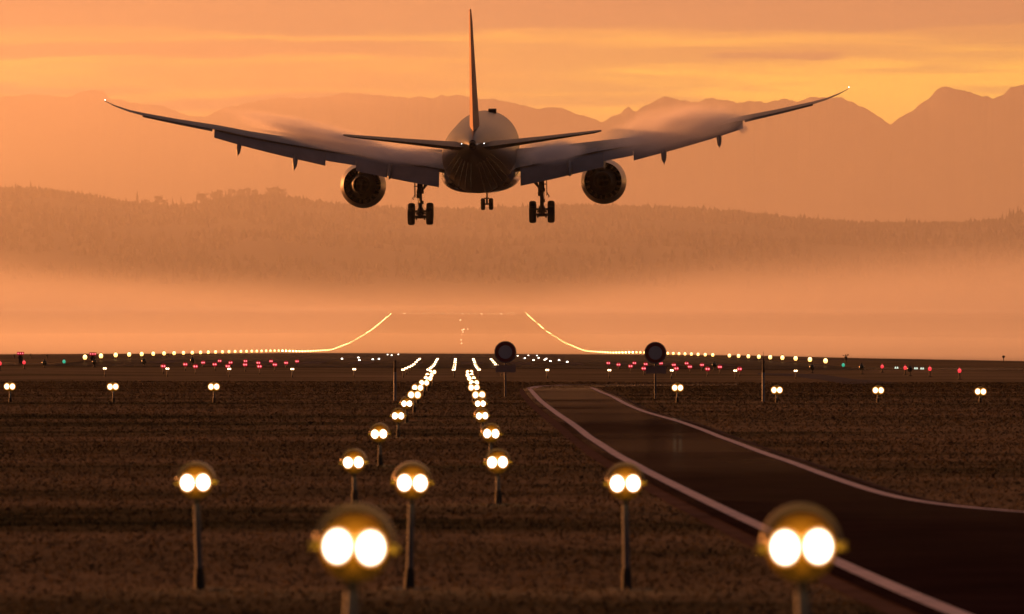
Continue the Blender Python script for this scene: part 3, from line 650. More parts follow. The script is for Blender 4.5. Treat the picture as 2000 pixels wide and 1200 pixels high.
for sgn in (-1, 1):
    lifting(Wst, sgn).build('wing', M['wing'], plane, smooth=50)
    panel(sgn, 3.25, 9.9, 2.45, 2.15, 35, fwd=.35).build('flap', M['flap'], plane, smooth=50)
    panel(sgn, 9.91, 12.28, 1.7, 1.5, 28).build('flaperon', M['flap'], plane, smooth=50)
    panel(sgn, 12.3, 21.0, 2.0, 1.10, 34).build('flap', M['flap'], plane, smooth=50)
    panel(sgn, 21.15, 26.5, .85, .55, 12, gap=.02).build('aileron', M['dark'], plane, smooth=50)
    sp_ = MB()
    for (a0, a1) in ((4.2, 9.4), (10.6, 20.6)):
        rg = []
        for k in range(9):
            s = a0 + (a1 - a0) * k / 8; c = wst(s, 1) - wst(s, 2); yt_, z = wst(s, 2), wst(s, 3); h_ = c * .13
            z1 = z + h_ * math.sin(R(1.5)) + .055 * c * .42 + .04
            rg.append([(sgn * s, yt_ - .02, z + .05), (sgn * s, yt_ + h_, z1 + .03), (sgn * s, yt_ + h_, z1 - .03), (sgn * s, yt_ - .02, z + .01)])
        sp_.rings(rg)
    sp_.build('spoiler', M['flap'], plane, smooth=30)
    for s, l_, wd_, dp in ((14.7, 5.2, .30, 1.75), (19.1, 4.6, .26, 1.45), (7.2, 6.0, .3, 1.2)):
        fairing(sgn, s, l_, wd_, dp).build('flap_track_fairing', M['wing'], plane, smooth=60)
    # tail plane and elevator
    T = [(.4, -21.6, -29.0, 1.25, .10, -1.0), (1.4, -22.4, -29.1, 1.36, .10, -1.0), (5, -25.2, -30.0, 1.80, .09, -1.0), (9.2, -28.4, -31.1, 2.32, .085, -.8), (9.75, -29.4, -31.4, 2.42, .07, -.5)]
    T = [(a, b - .6, c_ - .6, d_, e, f) for a, b, c_, d_, e, f in T]
    lifting(T, sgn, -.01).build('horizontal_stabilizer', M['dark'], plane, smooth=50)
    # nav lights
    m = MB(); m.lathe([(-.10, .01), (-.07, .06), (0, .08), (.07, .06), (.10, .01)], 'y', n=10)
    m.build('navigation_light', lampm, plane, loc=(sgn * 29.25, -12.7, 5.02)).scale = (.4, .4, .4)
    m.build('navigation_light', lampm, plane, loc=(sgn * .85, -30.2, 1.58)).scale = (.35, .35, .35)
    # engine
    eng = bpy.data.objects.new('engine', None); C.objects.link(eng); eng.parent = plane; eng.location = (sgn * 9.75, 0, -2.42)
    eng.rotation_euler = (R(-2.5), 0, R(sgn * -1.0))
    nT = 72; tooth = lambda k: abs(((k * 18 / nT) % 1) * 2 - 1)
    m = MB(); pr = [(11.9, 1.36), (12.05, 1.46), (12.1, 1.56), (11.9, 1.68), (11.2, 1.80), (9.8, 1.87), (8, 1.86), (6.6, 1.76), (5.6, 1.62), (5.0, 1.53)]
    m.lathe(pr, 'y', n=nT, rfun=lambda i, k: -.34 * tooth(k) if i == len(pr) - 1 else 0); m.build('fan_cowl', M['chrome'], eng, smooth=50)
    m = MB(); pr2 = [(5.0, 1.52), (5.6, 1.57), (6.6, 1.60), (8.5, 1.50)]
    m.lathe(pr2, 'y', n=nT, rfun=lambda i, k: -.33 * tooth(k) if i == 0 else 0); m.build('cowl_liner', M['dark'], eng, smooth=50)
    m = MB(); m.lathe([(8.4, 1.52), (8.4, .02)], 'y', n=36); m.build('fan_backing', M['black'], eng, smooth=0)
    m = MB()
    for k in range(18):                              # guide vanes seen in the bypass duct
        a = 2 * math.pi * k / 18; c_, s_ = math.cos(a), math.sin(a)
        p0, p1 = Vector((c_ * 1.17, 0, s_ * 1.17)), Vector((c_ * 1.44, 0, s_ * 1.44)); tn = Vector((-s_, 0, c_)) * .055
        m.add([p0 - tn + Vector((0, 6.2, 0)), p0 + tn + Vector((0, 6.2, 0)), p1 + tn * 1.8 + Vector((0, 5.9, 0)), p1 - tn * 1.8 + Vector((0, 5.9, 0)), p0 - tn + Vector((0, 7.4, 0)), p0 + tn + Vector((0, 7.4, 0)), p1 + tn * 1.8 + Vector((0, 7.4, 0)), p1 - tn * 1.8 + Vector((0, 7.4, 0))],
              [(0, 1, 2, 3), (4, 7, 6, 5), (0, 4, 5, 1), (1, 5, 6, 2), (2, 6, 7, 3), (3, 7, 4, 0)])
    m.build('guide_vane', M['teeth'], eng, smooth=0)
    m = MB(); pr3 = [(8.3, .95), (6.8, 1.12), (5.2, 1.02), (4.0, .82), (3.4, .70)]
    m.lathe(pr3, 'y', n=nT, rfun=lambda i, k: -.2 * tooth(k) if i == len(pr3) - 1 else 0); m.build('core_nozzle', M['black'], eng, smooth=50)
    m = MB(); m.lathe([(4.6, .50), (4.0, .42), (3.0, .16), (2.8, .02)], 'y', n=24); m.build('exhaust_plug', M['black'], eng, smooth=60)
    m = MB(); rg = []
    for (y, zt, zb, hw) in ((10.5, 2.0, 1.6, .05), (8, 2.35, 1.3, .24), (5, 2.5, 1.2, .26), (2, 2.55, .9, .22), (-1, 2.5, 1.3, .05)):
        rg.append([(-hw, y, zb), (hw, y, zb), (hw, y, zt), (-hw, y, zt)])
    m.rings(rg); m.build('pylon', M['wing'], eng)
    # main gear
    gx = sgn * 4.88; gy = -2.6
    gear = bpy.data.objects.new('main_landing_gear', None); C.objects.link(gear); gear.parent = plane; gear.location = (gx, gy, 0)
    m = MB(); m.tube([(0, 0, -1.0), (0, 0, -3.1)], .23, 16); m.tube([(0, 0, -3.0), (0, -.05, -4.75)], .15, 14)
    m.lathe([(-3.15, .28), (-3.0, .30), (-2.85, .28)], 'z', n=16); m.lathe([(-4.95, .20), (-4.75, .30), (-4.45, .26), (-4.25, .17)], 'z', n=14)
    m.tube([(0, -.25, -3.2), (0, -.62, -3.85), (0, -.25, -4.45)], .07, 8); m.tube([(.16 * sgn, -.1, -2.2), (.2 * sgn, -.15, -3.4), (.12 * sgn, -.2, -4.3)], .035, 6)
    m.box((-.30, -.28, -3.5), (-.12, .05, -3.15)); m.box((.10, -.3, -4.0), (.27, .0, -3.72)); m.box((-.25, -.3, -3.0), (.02, -.1, -2.75))
    m.build('strut', M['steel'], gear)
    m = MB(); m.tube([(0, 0, -3.05), (-sgn * .75, .1, -2.15), (-sgn * 1.55, .15, -1.5)], [.09, .11, .09], 10); m.tube([(-sgn * .3, .05, -2.6), (-sgn * .65, .3, -1.5)], .06, 8)
    m.tube([(-sgn * .72, .1, -2.2), (0, 0, -1.9)], .05, 8); m.build('side_brace', M['steel'], gear)
    m = MB(); m.tube([(0, .05, -1.4), (sgn*.1, 1.9, -1.6)], .07, 8); m.tube([(0, 0, -3.1), (0, 1.6, -1.5)], .08, 8); m.build('drag_brace', M['steel'], gear)
    m = MB(); m.box((sgn * .42 - .03, -.7, -3.45), (sgn * .42 + .03, .6, -1.2)); m.box((sgn * .3 - .2, -.1, -2.6), (sgn * .3 + .15, 0, -2.5)); m.tube([(sgn*.42, -.3, -3.2), (sgn*.62, -.3, -3.55), (sgn*.5, -.3, -3.6)], .05, 6); m.build('gear_door', M['flap'], gear)
    tilt = R(14); cz = -4.78
    bg_ = MB(); f_ = lambda q: (0, q * math.cos(tilt), cz + q * math.sin(tilt))
    bg_.tube([f_(-.85), f_(.85)], .16, 12)
    for q in (-.74, .74):
        _, yy, zz2 = f_(q); bg_.tube([(-.62, yy, zz2), (.62, yy, zz2)], .10, 10)
        for x_ in (-.33, .33): bg_.tube([(x_, yy - .12, zz2 - .16), (x_, yy + .1, zz2 - .24)], .07, 6)
    bg_.tube([(-.42, f_(-.3)[1], cz - .32), (.42, f_(-.3)[1], cz - .32)], .05, 6)
    bg_.build('bogie_beam', M['steel'], gear)
    wl = MB(); wp = [(-.27, .30), (-.29, .42), (-.28, .58), (-.20, .66), (-.10, .685), (0, .69), (.10, .685), (.20, .66), (.28, .58), (.29, .42), (.27, .30), (.16, .24), (.12, .05), (-.12, .05), (-.16, .24), (-.27, .30)]
    for x_ in (-.74, .74):
        for q in (-.74, .74):
            _, yy, zz2 = f_(q); w_ = MB(); w_.lathe(wp, 'x', n=28); w_.build('wheel', M['tyre'], gear, loc=(x_, yy, zz2), smooth=40)
# nose gear
gear = bpy.data.objects.new('nose_landing_gear', None); C.objects.link(gear); gear.parent = plane; gear.location = (0, 22.8, 0)
m = MB(); m.tube([(0, 0, -2.6), (0, 0, -4.0)], .14, 12); m.tube([(0, 0, -3.9), (0, 0, -5.1)], .09, 12); m.tube([(-.42, 0, -5.05), (.42, 0, -5.05)], .08, 10)
m.tube([(0, -.12, -4.0), (0, -.4, -4.4), (0, -.12, -4.85)], .05, 6); m.box((-.32, -.1, -3.5), (.32, .1, -3.3)); m.tube([(0, 0, -3.9), (0, 1.6, -2.8)], .07, 8); m.box((-.2, -.15, -4.1), (.2, .1, -3.95)); m.box((-.22, -.1, -4.62), (.22, .1, -4.5))
m.build('strut', M['steel'], gear)
for x_ in (-.34, .34):
    w_ = MB(); w_.lathe([(-.17, .2), (-.19, .35), (-.16, .47), (0, .515), (.16, .47), (.19, .35), (.17, .2), (.08, .15), (.08, .04), (-.08, .04), (-.08, .15), (-.17, .2)], 'x', n=24); w_.build('wheel', M['tyre'], gear, loc=(x_, 0, -5.05), smooth=40)
for sgn in (-1, 1):
    m = MB(); m.box((sgn * .55 - .03, -.6, -3.75), (sgn * .55 + .03, 1.2, -2.85)); m.build('gear_door', M['dark'], gear)
# fin and rudder (span runs upward)
Vst = [(1.9, -18.0, -27.5, 0, .085, 0), (2.8, -19.5, -28.2, 0, .085, 0), (5.5, -22.8, -29.3, 0, .085, 0), (8.5, -26.0, -30.5, 0, .08, 0), (11.0, -28.7, -31.5, 0, .08, 0), (11.75, -30.0, -31.9, 0, .06, 0)]
fin = lifting(Vst, 1, 0, vertical=True).build('vertical_stabilizer', M['fin'], plane, smooth=50)
m = MB(); rg = []
for (s, yl, yt_, z, th, inc) in Vst[1:]:
    c = yl - yt_; h = yt_ + c * .30; w_ = .075 * c * .5
    rg.append([(w_ * .95 + .004, h, s), (.012, yt_ - .02, s), (-.012, yt_ - .02, s), (-w_ * .95 - .004, h, s)])
m.rings(rg); m.build('rudder', M['fin'], fin, smooth=30)
# pink condensation lying over the wings
def vap(px, py, d, sx, sy, sz, dens, lab, ns=2.2, tilt=0, yaw=0, thr=.35):
    d -= 5
    return soft_cloud('condensation', ((px - 1000) / F * d, d, HC + (YH - py) / F * d), (sx, sy, sz), (1.0, .98, 1.0), dens, .6, ns, lab, 'condensation', rot=(0, R(tilt), R(yaw)), thr=thr)
vap(640, 268, 476, 10.0, 3.2, 1.15, 2.6, 'thin pink streak of condensation lying along the top of the left wing', 2.6, tilt=13, yaw=18)
vap(790, 302, 480, 4.2, 3.0, 1.1, 2.4, 'pink condensation over the left wing root', 2.2, tilt=5)
vap(1078, 297, 479, 3.2, 2.8, 1.25, 2.3, 'grey pink condensation over the right wing root', 2.2, tilt=-4)
vap(1305, 250, 476, 6.6, 3.2, 2.1, 1.7, 'tall pink plume of condensation above the outer right wing', 2.4, tilt=-13, yaw=-18)
vap(1390, 243, 473, 3.8, 2.4, 1.15, 1.5, 'pink condensation trailing towards the right aileron', 2.4, tilt=-13, yaw=-18)
vap(1452, 252, 470, .55, .6, .50, 3.0, 'small round pink puff of vapour behind the right aileron', 1.5)
# ------------------------------------------------------------------ approach and runway lights
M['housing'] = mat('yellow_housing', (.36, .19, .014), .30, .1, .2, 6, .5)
_b = M['housing'].node_tree.nodes['Principled BSDF']; _b.inputs['Emission Color'].default_value = (1, .42, .03, 1); _b.inputs['Emission Strength'].default_value = .030; M['housing'].cycles.emission_sampling = 'NONE'   # even amber emission added to imitate the glow around the lenses
M['visor'] = mat('visor_rim', (.42, .31, .15), .35, .3, .2, 6, .5)
M['pole'] = mat('grey_pole', (.085, .09, .115), .6, 0, .2, 5)
M['coupling'] = mat('dark_coupling', (.02, .015, .015), .7, .1, .3, 6)
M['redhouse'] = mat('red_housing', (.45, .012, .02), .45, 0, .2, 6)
_b = M['redhouse'].node_tree.nodes['Principled BSDF']; _b.inputs['Emission Color'].default_value = (1, .02, .04, 1); _b.inputs['Emission Strength'].default_value = .10; M['redhouse'].cycles.emission_sampling = 'NONE'  # weak red emission put into the casing to imitate the lamps' glow
M['pad'] = mat('pale_pad', (.14, .12, .08), .9, 0, .4, 4, .2, .3)
W_near = emis('lens_warm', (1, .86, .62), (1, .32, .04), .52, .92, 14, .9, 'FRONT')
W_far = emis('lens_warm_far', (1, .80, .48), (1, .34, .04), .32, .86, 9, .6)  # orange rim colour paints the halo around each lens
R_far = emis('lens_red', (1, .28, .30), (1, .02, .05), .2, .8, 2.2, .6)
E_far = emis('globe_warm', (1, .82, .52), (1, .50, .12), .4, 1.05, 14, 3)
E_fog = emis('globe_warm_bright', (1, .80, .42), (1, .62, .20), .5, 1.05, 16, 16)
E_fog2 = emis('globe_warm_far', (1, .80, .42), (1, .62, .20), .5, 1.05, 40, 40)
G_far = emis('globe_green', (.75, 1, .8), (.05, .6, .35), .4, 1.0, 3.5, .6)
RG_far = emis('globe_red', (1, .6, .5), (1, .04, .05), .35, 1.0, 5, 1.1)
def head_mb(r):
    """rounded lamp body, flattened a little at the front where the two lenses sit"""
    m = MB(); pr = []
    for k in range(15):
        a = math.pi * k / 14; pr.append((-math.cos(a) * r * (.55 if a < math.pi / 2 else .95), math.sin(a) * r))
    m.lathe(pr, 'y', n=32); return m
def visor_mb(r, a0=12, a1=168, t0=.0, wid=.020):
    m = MB(); rg = []
    for k in range(33):
        a = R(a0 + (a1 - a0) * k / 32); ri, ro = r * 1.09, r * 1.09 + wid * math.sin(math.pi * (k + 2) / 36) ** .5
        rg.append([(ri*math.cos(a), -r*.62, ri*math.sin(a)), (ro*math.cos(a), -r*.55, ro*math.sin(a)), (ro*math.cos(a), r*.30, ro*math.sin(a)), (ri*math.cos(a), r*.30, ri*math.sin(a))])
    m.rings(rg); return m
def lens_mesh(name, rx, rz, mt, off=0):
    m = MB(); n = 28; V = [(0, -.35, 0)]; 
    for q, (s, yy) in enumerate(((.5, -.28), (.85, -.12), (1, .05))):
        for k in range(n): V.append((s * math.cos(2*math.pi*k/n), yy, s * math.sin(2*math.pi*k/n)))
    Fc = [(0, 1 + k, 1 + (k+1) % n) for k in range(n)]
    for q in range(2): Fc += [(1+q*n+k, 1+(q+1)*n+k, 1+(q+1)*n+(k+1) % n, 1+q*n+(k+1) % n) for k in range(n)]
    m.add(V, Fc); return m.mesh(name, mt, 60)
rH = .118
def proto_near():
    root = empty('approach_light', (0, -50, -50), 'x', 'airfield light')
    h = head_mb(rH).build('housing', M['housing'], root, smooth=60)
    visor_mb(rH).build('visor', M['visor'], root, smooth=50)
    lm = lens_mesh('lens', 1, 1, W_near)
    for s in (-1, 1):
        o = bpy.data.objects.new('lens', lm); C.objects.link(o); o.parent = root; o.location = (s * .0555, -.070, .004); o.scale = (.0535, .03, .064)
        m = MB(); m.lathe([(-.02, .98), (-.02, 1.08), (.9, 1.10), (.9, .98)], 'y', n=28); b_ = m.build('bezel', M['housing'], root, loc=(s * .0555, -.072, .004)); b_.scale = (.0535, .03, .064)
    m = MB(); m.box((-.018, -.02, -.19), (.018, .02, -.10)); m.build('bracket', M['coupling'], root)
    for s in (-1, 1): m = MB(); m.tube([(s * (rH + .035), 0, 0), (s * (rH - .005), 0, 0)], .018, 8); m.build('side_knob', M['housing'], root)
    ld = bpy.data.lights.new('lamp_light', 'POINT'); ld.energy = .8; ld.color = (1, .55, .18); ld.shadow_soft_size = .03; lo = bpy.data.objects.new('lamp_light', ld); C.objects.link(lo); lo.parent = root; lo.location = (0, -.16, .03)
    m = MB(); m.tube([(0, 0, -1), (0, 0, 0)], .024, 14); p = m.build('pole', M['pole'], root, loc=(0, 0, -.15))
    m = MB(); m.tube([(0, 0, -.01), (0, 0, .10), (0, 0, .15)], [.038, .036, .028], 14); m.build('coupling', M['coupling'], root)
    m = MB(); m.lathe([(0.0, .001), (.006, .13), (.002, .17), (-.05, .18)], 'z', n=20); m.build('pad', M['pad'], root)
    remember(root); return root
def proto_far(name, house, lens, r=.13, lr=.075, twin=True):
    root = empty(name, (0, -50, -50), 'x', 'airfield light')
    head_mb(r).build('housing', house, root, smooth=60)
    lm = lens_mesh('lens', 1, 1, lens)
    for s in ((-1, 1) if twin else (0,)):
        o = bpy.data.objects.new('lens', lm); C.objects.link(o); o.parent = root; o.location = (s * lr * .88, -r * .6, 0); o.scale = (lr, .04, lr * 1.12)
    m = MB(); m.tube([(0, 0, -1), (0, 0, 0)], .025, 8); m.build('pole', M['pole'], root, loc=(0, 0, -r * .9))
    m = MB(); m.tube([(0, 0, -.02), (0, 0, .13)], .04, 8); m.build('coupling', M['coupling'], root)
    remember(root); return root
first = {}
def put(kind, px, py, d, label, group, minh=.22):
    x = (px - 1000) / F * d; gz = float(zg(x, d)); z = HC + (YH - py) / F * d
    z = max(z, gz + minh)
    p = PR[kind]
    if kind not in first: o = p; first[kind] = 1
    else: o = copy_tree(p)
    o.location = (x, d, z)
    for c in bpy.data.objects if False else [k_ for k_ in o.children]:
        n = c.name.split('.')[0]; hgt = z - gz
        if n == 'pole': c.scale = (1, 1, max(.02, hgt + c.location.z))
        elif n in ('coupling', 'pad'): c.location = (0, 0, -hgt)
    o.rotation_euler = (random.gauss(0, .02), random.gauss(0, .03), random.gauss(0, .05))
    tag(o, label, 'airfield light', group)
    return o
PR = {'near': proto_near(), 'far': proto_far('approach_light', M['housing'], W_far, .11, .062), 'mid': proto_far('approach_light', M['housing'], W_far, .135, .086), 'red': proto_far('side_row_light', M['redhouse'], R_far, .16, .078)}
ga = 'twin-lamp approach lights on poles in the field'
ORD = ['first', 'second', 'third', 'fourth', 'fifth', 'sixth', 'seventh', 'eighth', 'ninth', 'tenth', 'eleventh', 'twelfth', 'thirteenth', 'fourteenth', 'fifteenth', 'sixteenth', 'seventeenth', 'eighteenth', 'nineteenth', 'twentieth']
put('near', 693, 1070, 20, 'biggest blurred twin-lamp light, nearest the camera left of the middle', ga)
put('near', 1565, 1070, 20, 'big blurred twin-lamp light beside the white edge line of the service road', ga)
put('near', 383, 943, 41.5, 'large twin-lamp light standing alone in the grass at the left, pale pad at its foot', ga)
put('near', 805, 943, 41.5, 'large twin-lamp light right behind and right of the biggest one', ga)
put('near', 1221, 945, 41.5, 'large twin-lamp light overlapping the left edge line of the service road', ga)
for k, (xl, xr, y, d) in enumerate([(691.5, 972, 904, 62), (741, 959, 848, 79.5), (777.7, 941, 813, 106), (794.3, 938.4, 789, 121), (809.4, 935.3, 771.5, 138), (815.8, 925.4, 757.5, 159), (828.6, 925.4, 748, 180), (836, 921.2, 739.5, 204), (838.7, 917.9, 733, 220), (845.1, 916.6, 727, 243)]):
    kd = 'near' if k < 4 else 'mid'
    put(kd, xl, y, d, f'left light of the {ORD[k]} pair from the near end of the centre rows', ga)
    put(kd, xr, y, d, f'right light of the {ORD[k]} pair from the near end of the centre rows', ga)
for x_, y_, lb in ((20, 755, 'twin-lamp light nearest the left edge in the wide cross row'), (221, 755.5, 'second twin-lamp light from the left edge in the wide cross row'), (418, 755.5, 'third twin-lamp light from the left edge in the wide cross row'),
                   (1323, 757.5, 'twin-lamp light right of the right-hand round sign'), (1517, 762, 'twin-lamp light just right of the tall thin mast'), (1715, 762.5, 'second twin-lamp light from the right edge in the wide cross row'), (1915, 765, 'twin-lamp light nearest the right edge in the wide cross row')):
    put('mid', x_, y_, 160, lb, ga)
gb = 'small twin-lamp lights of the far approach rows'
for k, x_ in enumerate((205, 327, 448, 571, 692)): put('far', x_, 720 + k * .4, 352, f'{ORD[k]} small white light from the left in the far cross row', gb)
for k, x_ in enumerate((1069, 1190, 1312, 1436, 1554)): put('far', x_, 723 + k * .4, 352, f'{ORD[k]} small white light right of the round signs\' gap in the far cross row' if k else 'small white light between the two round signs in the far cross row', gb)
lanes = ['leftmost', 'second from left', 'middle', 'second from right', 'rightmost']
for k in range(8):
    d = 352 + 21 * k
    for q in range(5):
        px = 1000 + F * (axis_x(d) + (q - 2) * 1.5) / d; py = 722.3 - 16.3 * (1 - (1 - k / 7) ** 1.15)
        put('far', px, py, d, f'{ORD[k]} light up the {lanes[q]} string of the far approach rows', gb, .3)
gr = 'red twin lights of the side rows'
RL = [(319,715.5),(362,712),(382,716),(397,708.5),(419.5,712),(429,706.5),(445,715.5),(450.5,708.5),(479,712.5),(479.5,706.5),(504.5,709),(507,716),(529.5,706.5),(537,712.5),(559,709),(580.5,706.5)]
RR_ = [(1188,709.5),(1208,712.5),(1231.5,715.5),(1239,709.5),(1261,711.5),(1257.5,720),(1291,710),(1316,713),(1321,720),(1341,710),(1347.5,716.5),(1371,713),(1382,721),(1406,717),(1444.5,721)]
for k, (x_, y_) in enumerate(RL):
    d = np.interp(y_, [706.5, 709, 712, 716], [465, 432, 400, 372]); put('red', x_, y_, float(d), f'{ORD[k]} red light from the left in the left side rows', gr, .25)
for k, (x_, y_) in enumerate(RR_):
    d = np.interp(y_, [709, 712.5, 716.5, 721], [462, 430, 400, 372]); put('red', x_, y_, float(d), f'{ORD[k]} red light from the left in the right side rows', gr, .25)
# edge lights: a glass globe on a short stem
def globe_proto(name, cap, gm, r=.15):
    root = empty(name, (0, -50, -50), 'x', 'airfield light')
    m = MB(); m.lathe([(-1, .55), (-.75, .8), (-.3, .98), (0, 1), (.4, .9), (.75, .6), (.95, .2), (1, .01)], 'z', n=16); g = m.build('globe', gm, root, smooth=60); g.scale = (r, r, r * 1.15)
    m = MB(); m.tube([(0, 0, 0), (0, 0, .05), (0, 0, .09)], [.05, .05, .02], 10); m.build('cap', cap, root, loc=(0, 0, r * 1.2))
    m = MB(); m.tube([(0, 0, -1), (0, 0, 0)], .045, 8); m.build('pole', M['coupling'], root, loc=(0, 0, -r))
    m = MB(); m.lathe([(0, .001), (.03, .14), (.03, .16), (-.02, .17)], 'z', n=12); m.build('coupling', M['coupling'], root); remember(root); return root
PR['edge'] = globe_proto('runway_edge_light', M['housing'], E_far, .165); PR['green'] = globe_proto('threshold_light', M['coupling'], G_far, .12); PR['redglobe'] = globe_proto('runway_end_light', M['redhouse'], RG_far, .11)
ge = 'white lights along the runway edges'
sides = {-1: 'left', 1: 'right'}
def word(k): return (ORD + ['twenty-' + w_ for w_ in ORD[:9]] + ['thirtieth'] + ['thirty-' + w_ for w_ in ORD[:9]])[k]
bright = []
for sgn in (-1, 1):
    for k in range(102):
        d = 478 + 21.3 * k; x = axis_x(d) + sgn * 29.8; px = 1000 + F * x / d
        if sgn > 0 and (1046 < px < 1050 or 1061 < px < 1067 or 1380 < px < 1430 and k in (9,)): continue
        gz = float(zg(x, d)); kind = 'edge'
        if kind not in first: o = PR['edge']; first[kind] = 1
        else: o = copy_tree(PR['edge'])
        h = .42; o.location = (x, d, gz + h)
        for c in o.children:
            n = c.name.split('.')[0]
            if n == 'pole': c.scale = (1, 1, h - .13)
            elif n == 'coupling': c.location = (0, 0, -h)
        if k < 39: lb = f'{word(k)} white light counted outward from the green light along the {sides[sgn]} runway edge'
        elif k < 70: lb = f'tiny white edge light in the merged lower bend of the {sides[sgn]} runway string'
        else: lb = f'tiny yellow-white edge light high on the rising far part of the {sides[sgn]} runway string'
        tag(o, lb, 'airfield light', ge + f', {sides[sgn]} side')
        if k > 24:
            g_ = [c for c in o.children if c.name.startswith('globe')][0]; bright.append((g_, k))
gmesh = None
for g_, k in bright:
    if gmesh is None: gmesh = g_.data.copy(); gmesh.materials.clear(); gmesh.materials.append(E_fog); gmesh2 = g_.data.copy(); gmesh2.materials.clear(); gmesh2.materials.append(E_fog2)
    g_.data = gmesh if k < 44 else gmesh2
    g_.scale = tuple(q * (.78 if k < 44 else .62) for q in g_.scale)
put('green', 125, 708, 456, 'green globe light at the left end of the white runway edge string', 'green lights at the runway corners')
put('green', 1647, 713, 456, 'green globe light at the right end of the white runway edge string', 'green lights at the runway corners')
gq = 'red globe lights before the runway'
for x_, y_, d, lb in ((0, 710, 391, 'red globe light cut by the left edge of the view'), (47, 708, 410, 'red globe light below the three-lamp red bar near the left edge'), (1723, 716, 418, 'leftmost of the four red globe lights at the right'),
                   (1768, 718.5, 396, 'second of the four red globe lights at the right, left of a dark unlit lamp'), (1816, 720.5, 376, 'third of the four red globe lights at the right'), (1874, 724, 354, 'rightmost red globe light, apart from the others')):
    put('redglobe', x_, y_, d, lb, gq)
# dark, unlit lamps facing away
PR['unlit'] = globe_proto('unlit_light', M['coupling'], mat('dark_green_glass', (.015, .03, .022), .25, 0, .3, 5), .17)
gu = 'dark unlit lamps along the crossing taxiway'
for x_, y_, d, lb in ((87, 709, 420, 'dark unlit lamp between the red and the green globe at the left'), (184, 707, 430, 'dark unlit lamp beneath the second three-lamp red bar'), (281, 706, 440, 'dark unlit lamp right of the fourth white edge light on the left'), (376, 704, 450, 'dark unlit lamp above the left red side rows'),
                      (1395, 713, 430, 'dark unlit lamp above the right red side rows'), (1586, 717, 410, 'dark unlit lamp below the last white edge lights at the right'), (1683, 717, 400, 'dark unlit lamp between the green and the first red globe at the right'), (1777, 720.5, 385, 'dark unlit lamp just right of the second red globe at the right')):
    put('unlit', x_, y_, d, lb, gu)
# flush lights set into the paving
def inset(px, d, col, lab, grp, r=.10, s=1.0):
    x = (px - 1000) / F * d; m = MB(); m.lathe([(.10, .001), (.085, r * .6), (.03, r), (0, r * 1.3), (-.02, r * 1.3)], 'z', n=12)
    o = m.build('inset_light', col, loc=(x, d, float(zg(x, d)) + .04)); o.scale = (s, s, s * 1.2); tag(o, lab, 'inset light', grp); return o
I_g = emis('inset_green', (.85, 1, .80), (.8, 1, .75), .2, .5, .8, .8); I_w = emis('inset_white', (1, .9, .75), (1, .8, .6), .2, .5, 5, 5); I_o = emis('inset_orange', (1, .6, .3), (1, .5, .25), .2, .6, 12, 12)
gi = 'flush lights in the paving before the runway'
for k, (x_, d) in enumerate(((668,560),(700,610),(702,520),(728,545),(740,560),(757,800),(765,760),(778,830),(1011,760),(1025,620),(1032,800),(1042,545),(1049,790),(1052,640),(1064,560),(1067,600),(1075,520),(1092,548),(1108,505))):
    inset(x_, d, I_w, f'{ORD[k]} flush white light from the left on the paving by the runway', gi, .10, .8)
gf = 'faint lights across the far end of the runway'
for k in range(18): inset(790 + 12.6 * k, 2640, I_o, f'{ORD[k]} faint light from the left in the thin row across the far runway end', gf, .14, 1.6 if k % 3 else 2.4)
gc = 'faint centre lights on the far runway'
for k, (x_, d) in enumerate(((903, 1900), (904, 2000), (903, 2060), (906, 2080), (914, 2085), (901, 1750), (901, 1660), (899, 2380))): inset(x_, d, I_o, f'{ORD[k]} faint warm centre light on the far slope of the runway', gc, .14, 1.8)
gg = 'small pale green lamps at the right'
for k, (x_, d) in enumerate(((1749, 425), (1753, 425), (1787, 420), (1791, 420), (1799, 418), (1803, 418))): 
    o = inset(x_, d, I_g, f'{ORD[k]} pale green taxiway lamp from the left, between the red globes at the right', gg, .05, 1.0); o.location.z += .22

# round no-entry style signs on posts
M['signred'] = mat('sign_red', (.16, .012, .012), .5, 0, .15, 4); M['signwhite'] = mat('sign_white', (.36, .35, .40), .6, 0, .08, 4); M['signback'] = mat('sign_rim', (.05, .04, .045), .5, .2, .2, 4); M['plate'] = mat('plate_grey', (.30, .20, .17), .8, 0, .15, 3)
def sign(px, py, base_y, lab, pw):
    g_ = ground_at(px, base_y); d = g_[1]; x = (px - 1000) / F * d; gz = float(zg(x, d)); r = 21.5 / F * d; z = HC + (YH - py) / F * d
    root = empty('traffic_sign', (x, d, gz), lab, 'traffic sign', 'round signs on posts beside the service road'); zc = z - gz
    m = MB(); m.lathe([(0, .001), (0, r * .97), (.012, r), (.03, r), (.035, r * .9), (.035, .001)], 'y', (0, 0, zc), 48); f_ = m.build('sign_disc', M['signback'], root)
    m = MB(); m.lathe([(-.004, r * .62), (-.005, r * .91)], 'y', (0, 0, zc), 48); m.build('red_ring', M['signred'], f_, smooth=0)
    m = MB(); m.lathe([(-.004, .001), (-.004, r * .615)], 'y', (0, 0, zc), 48); m.build('white_field', M['signwhite'], f_, smooth=0)
    m = MB(); m.lathe([(-.004, r * .925), (-.005, r * .955)], 'y', (0, 0, zc), 48); m.build('pale_edge', M['signwhite'], f_, smooth=0)
    m = MB(); m.tube([(0, .06, -.1), (0, .06, zc + r * .5)], .030, 12); m.build('post', M['pole'], root)
    zp = zc - r - .06
    m = MB(); m.box((pw[0] / F * d, -.002, zp - .22), (pw[1] / F * d, .012, zp)); m.build('plate', M['plate'], root, smooth=0)
    m = MB(); 
    for q in (-.5, .5): m.box((-.05, .012, zc + q * r - .02), (.05, .09, zc + q * r + .02))
    m.build('clamp', M['coupling'], root)
sign(987, 688, 775, 'round sign with dark red ring on a post left of the service road', (-19, 20))
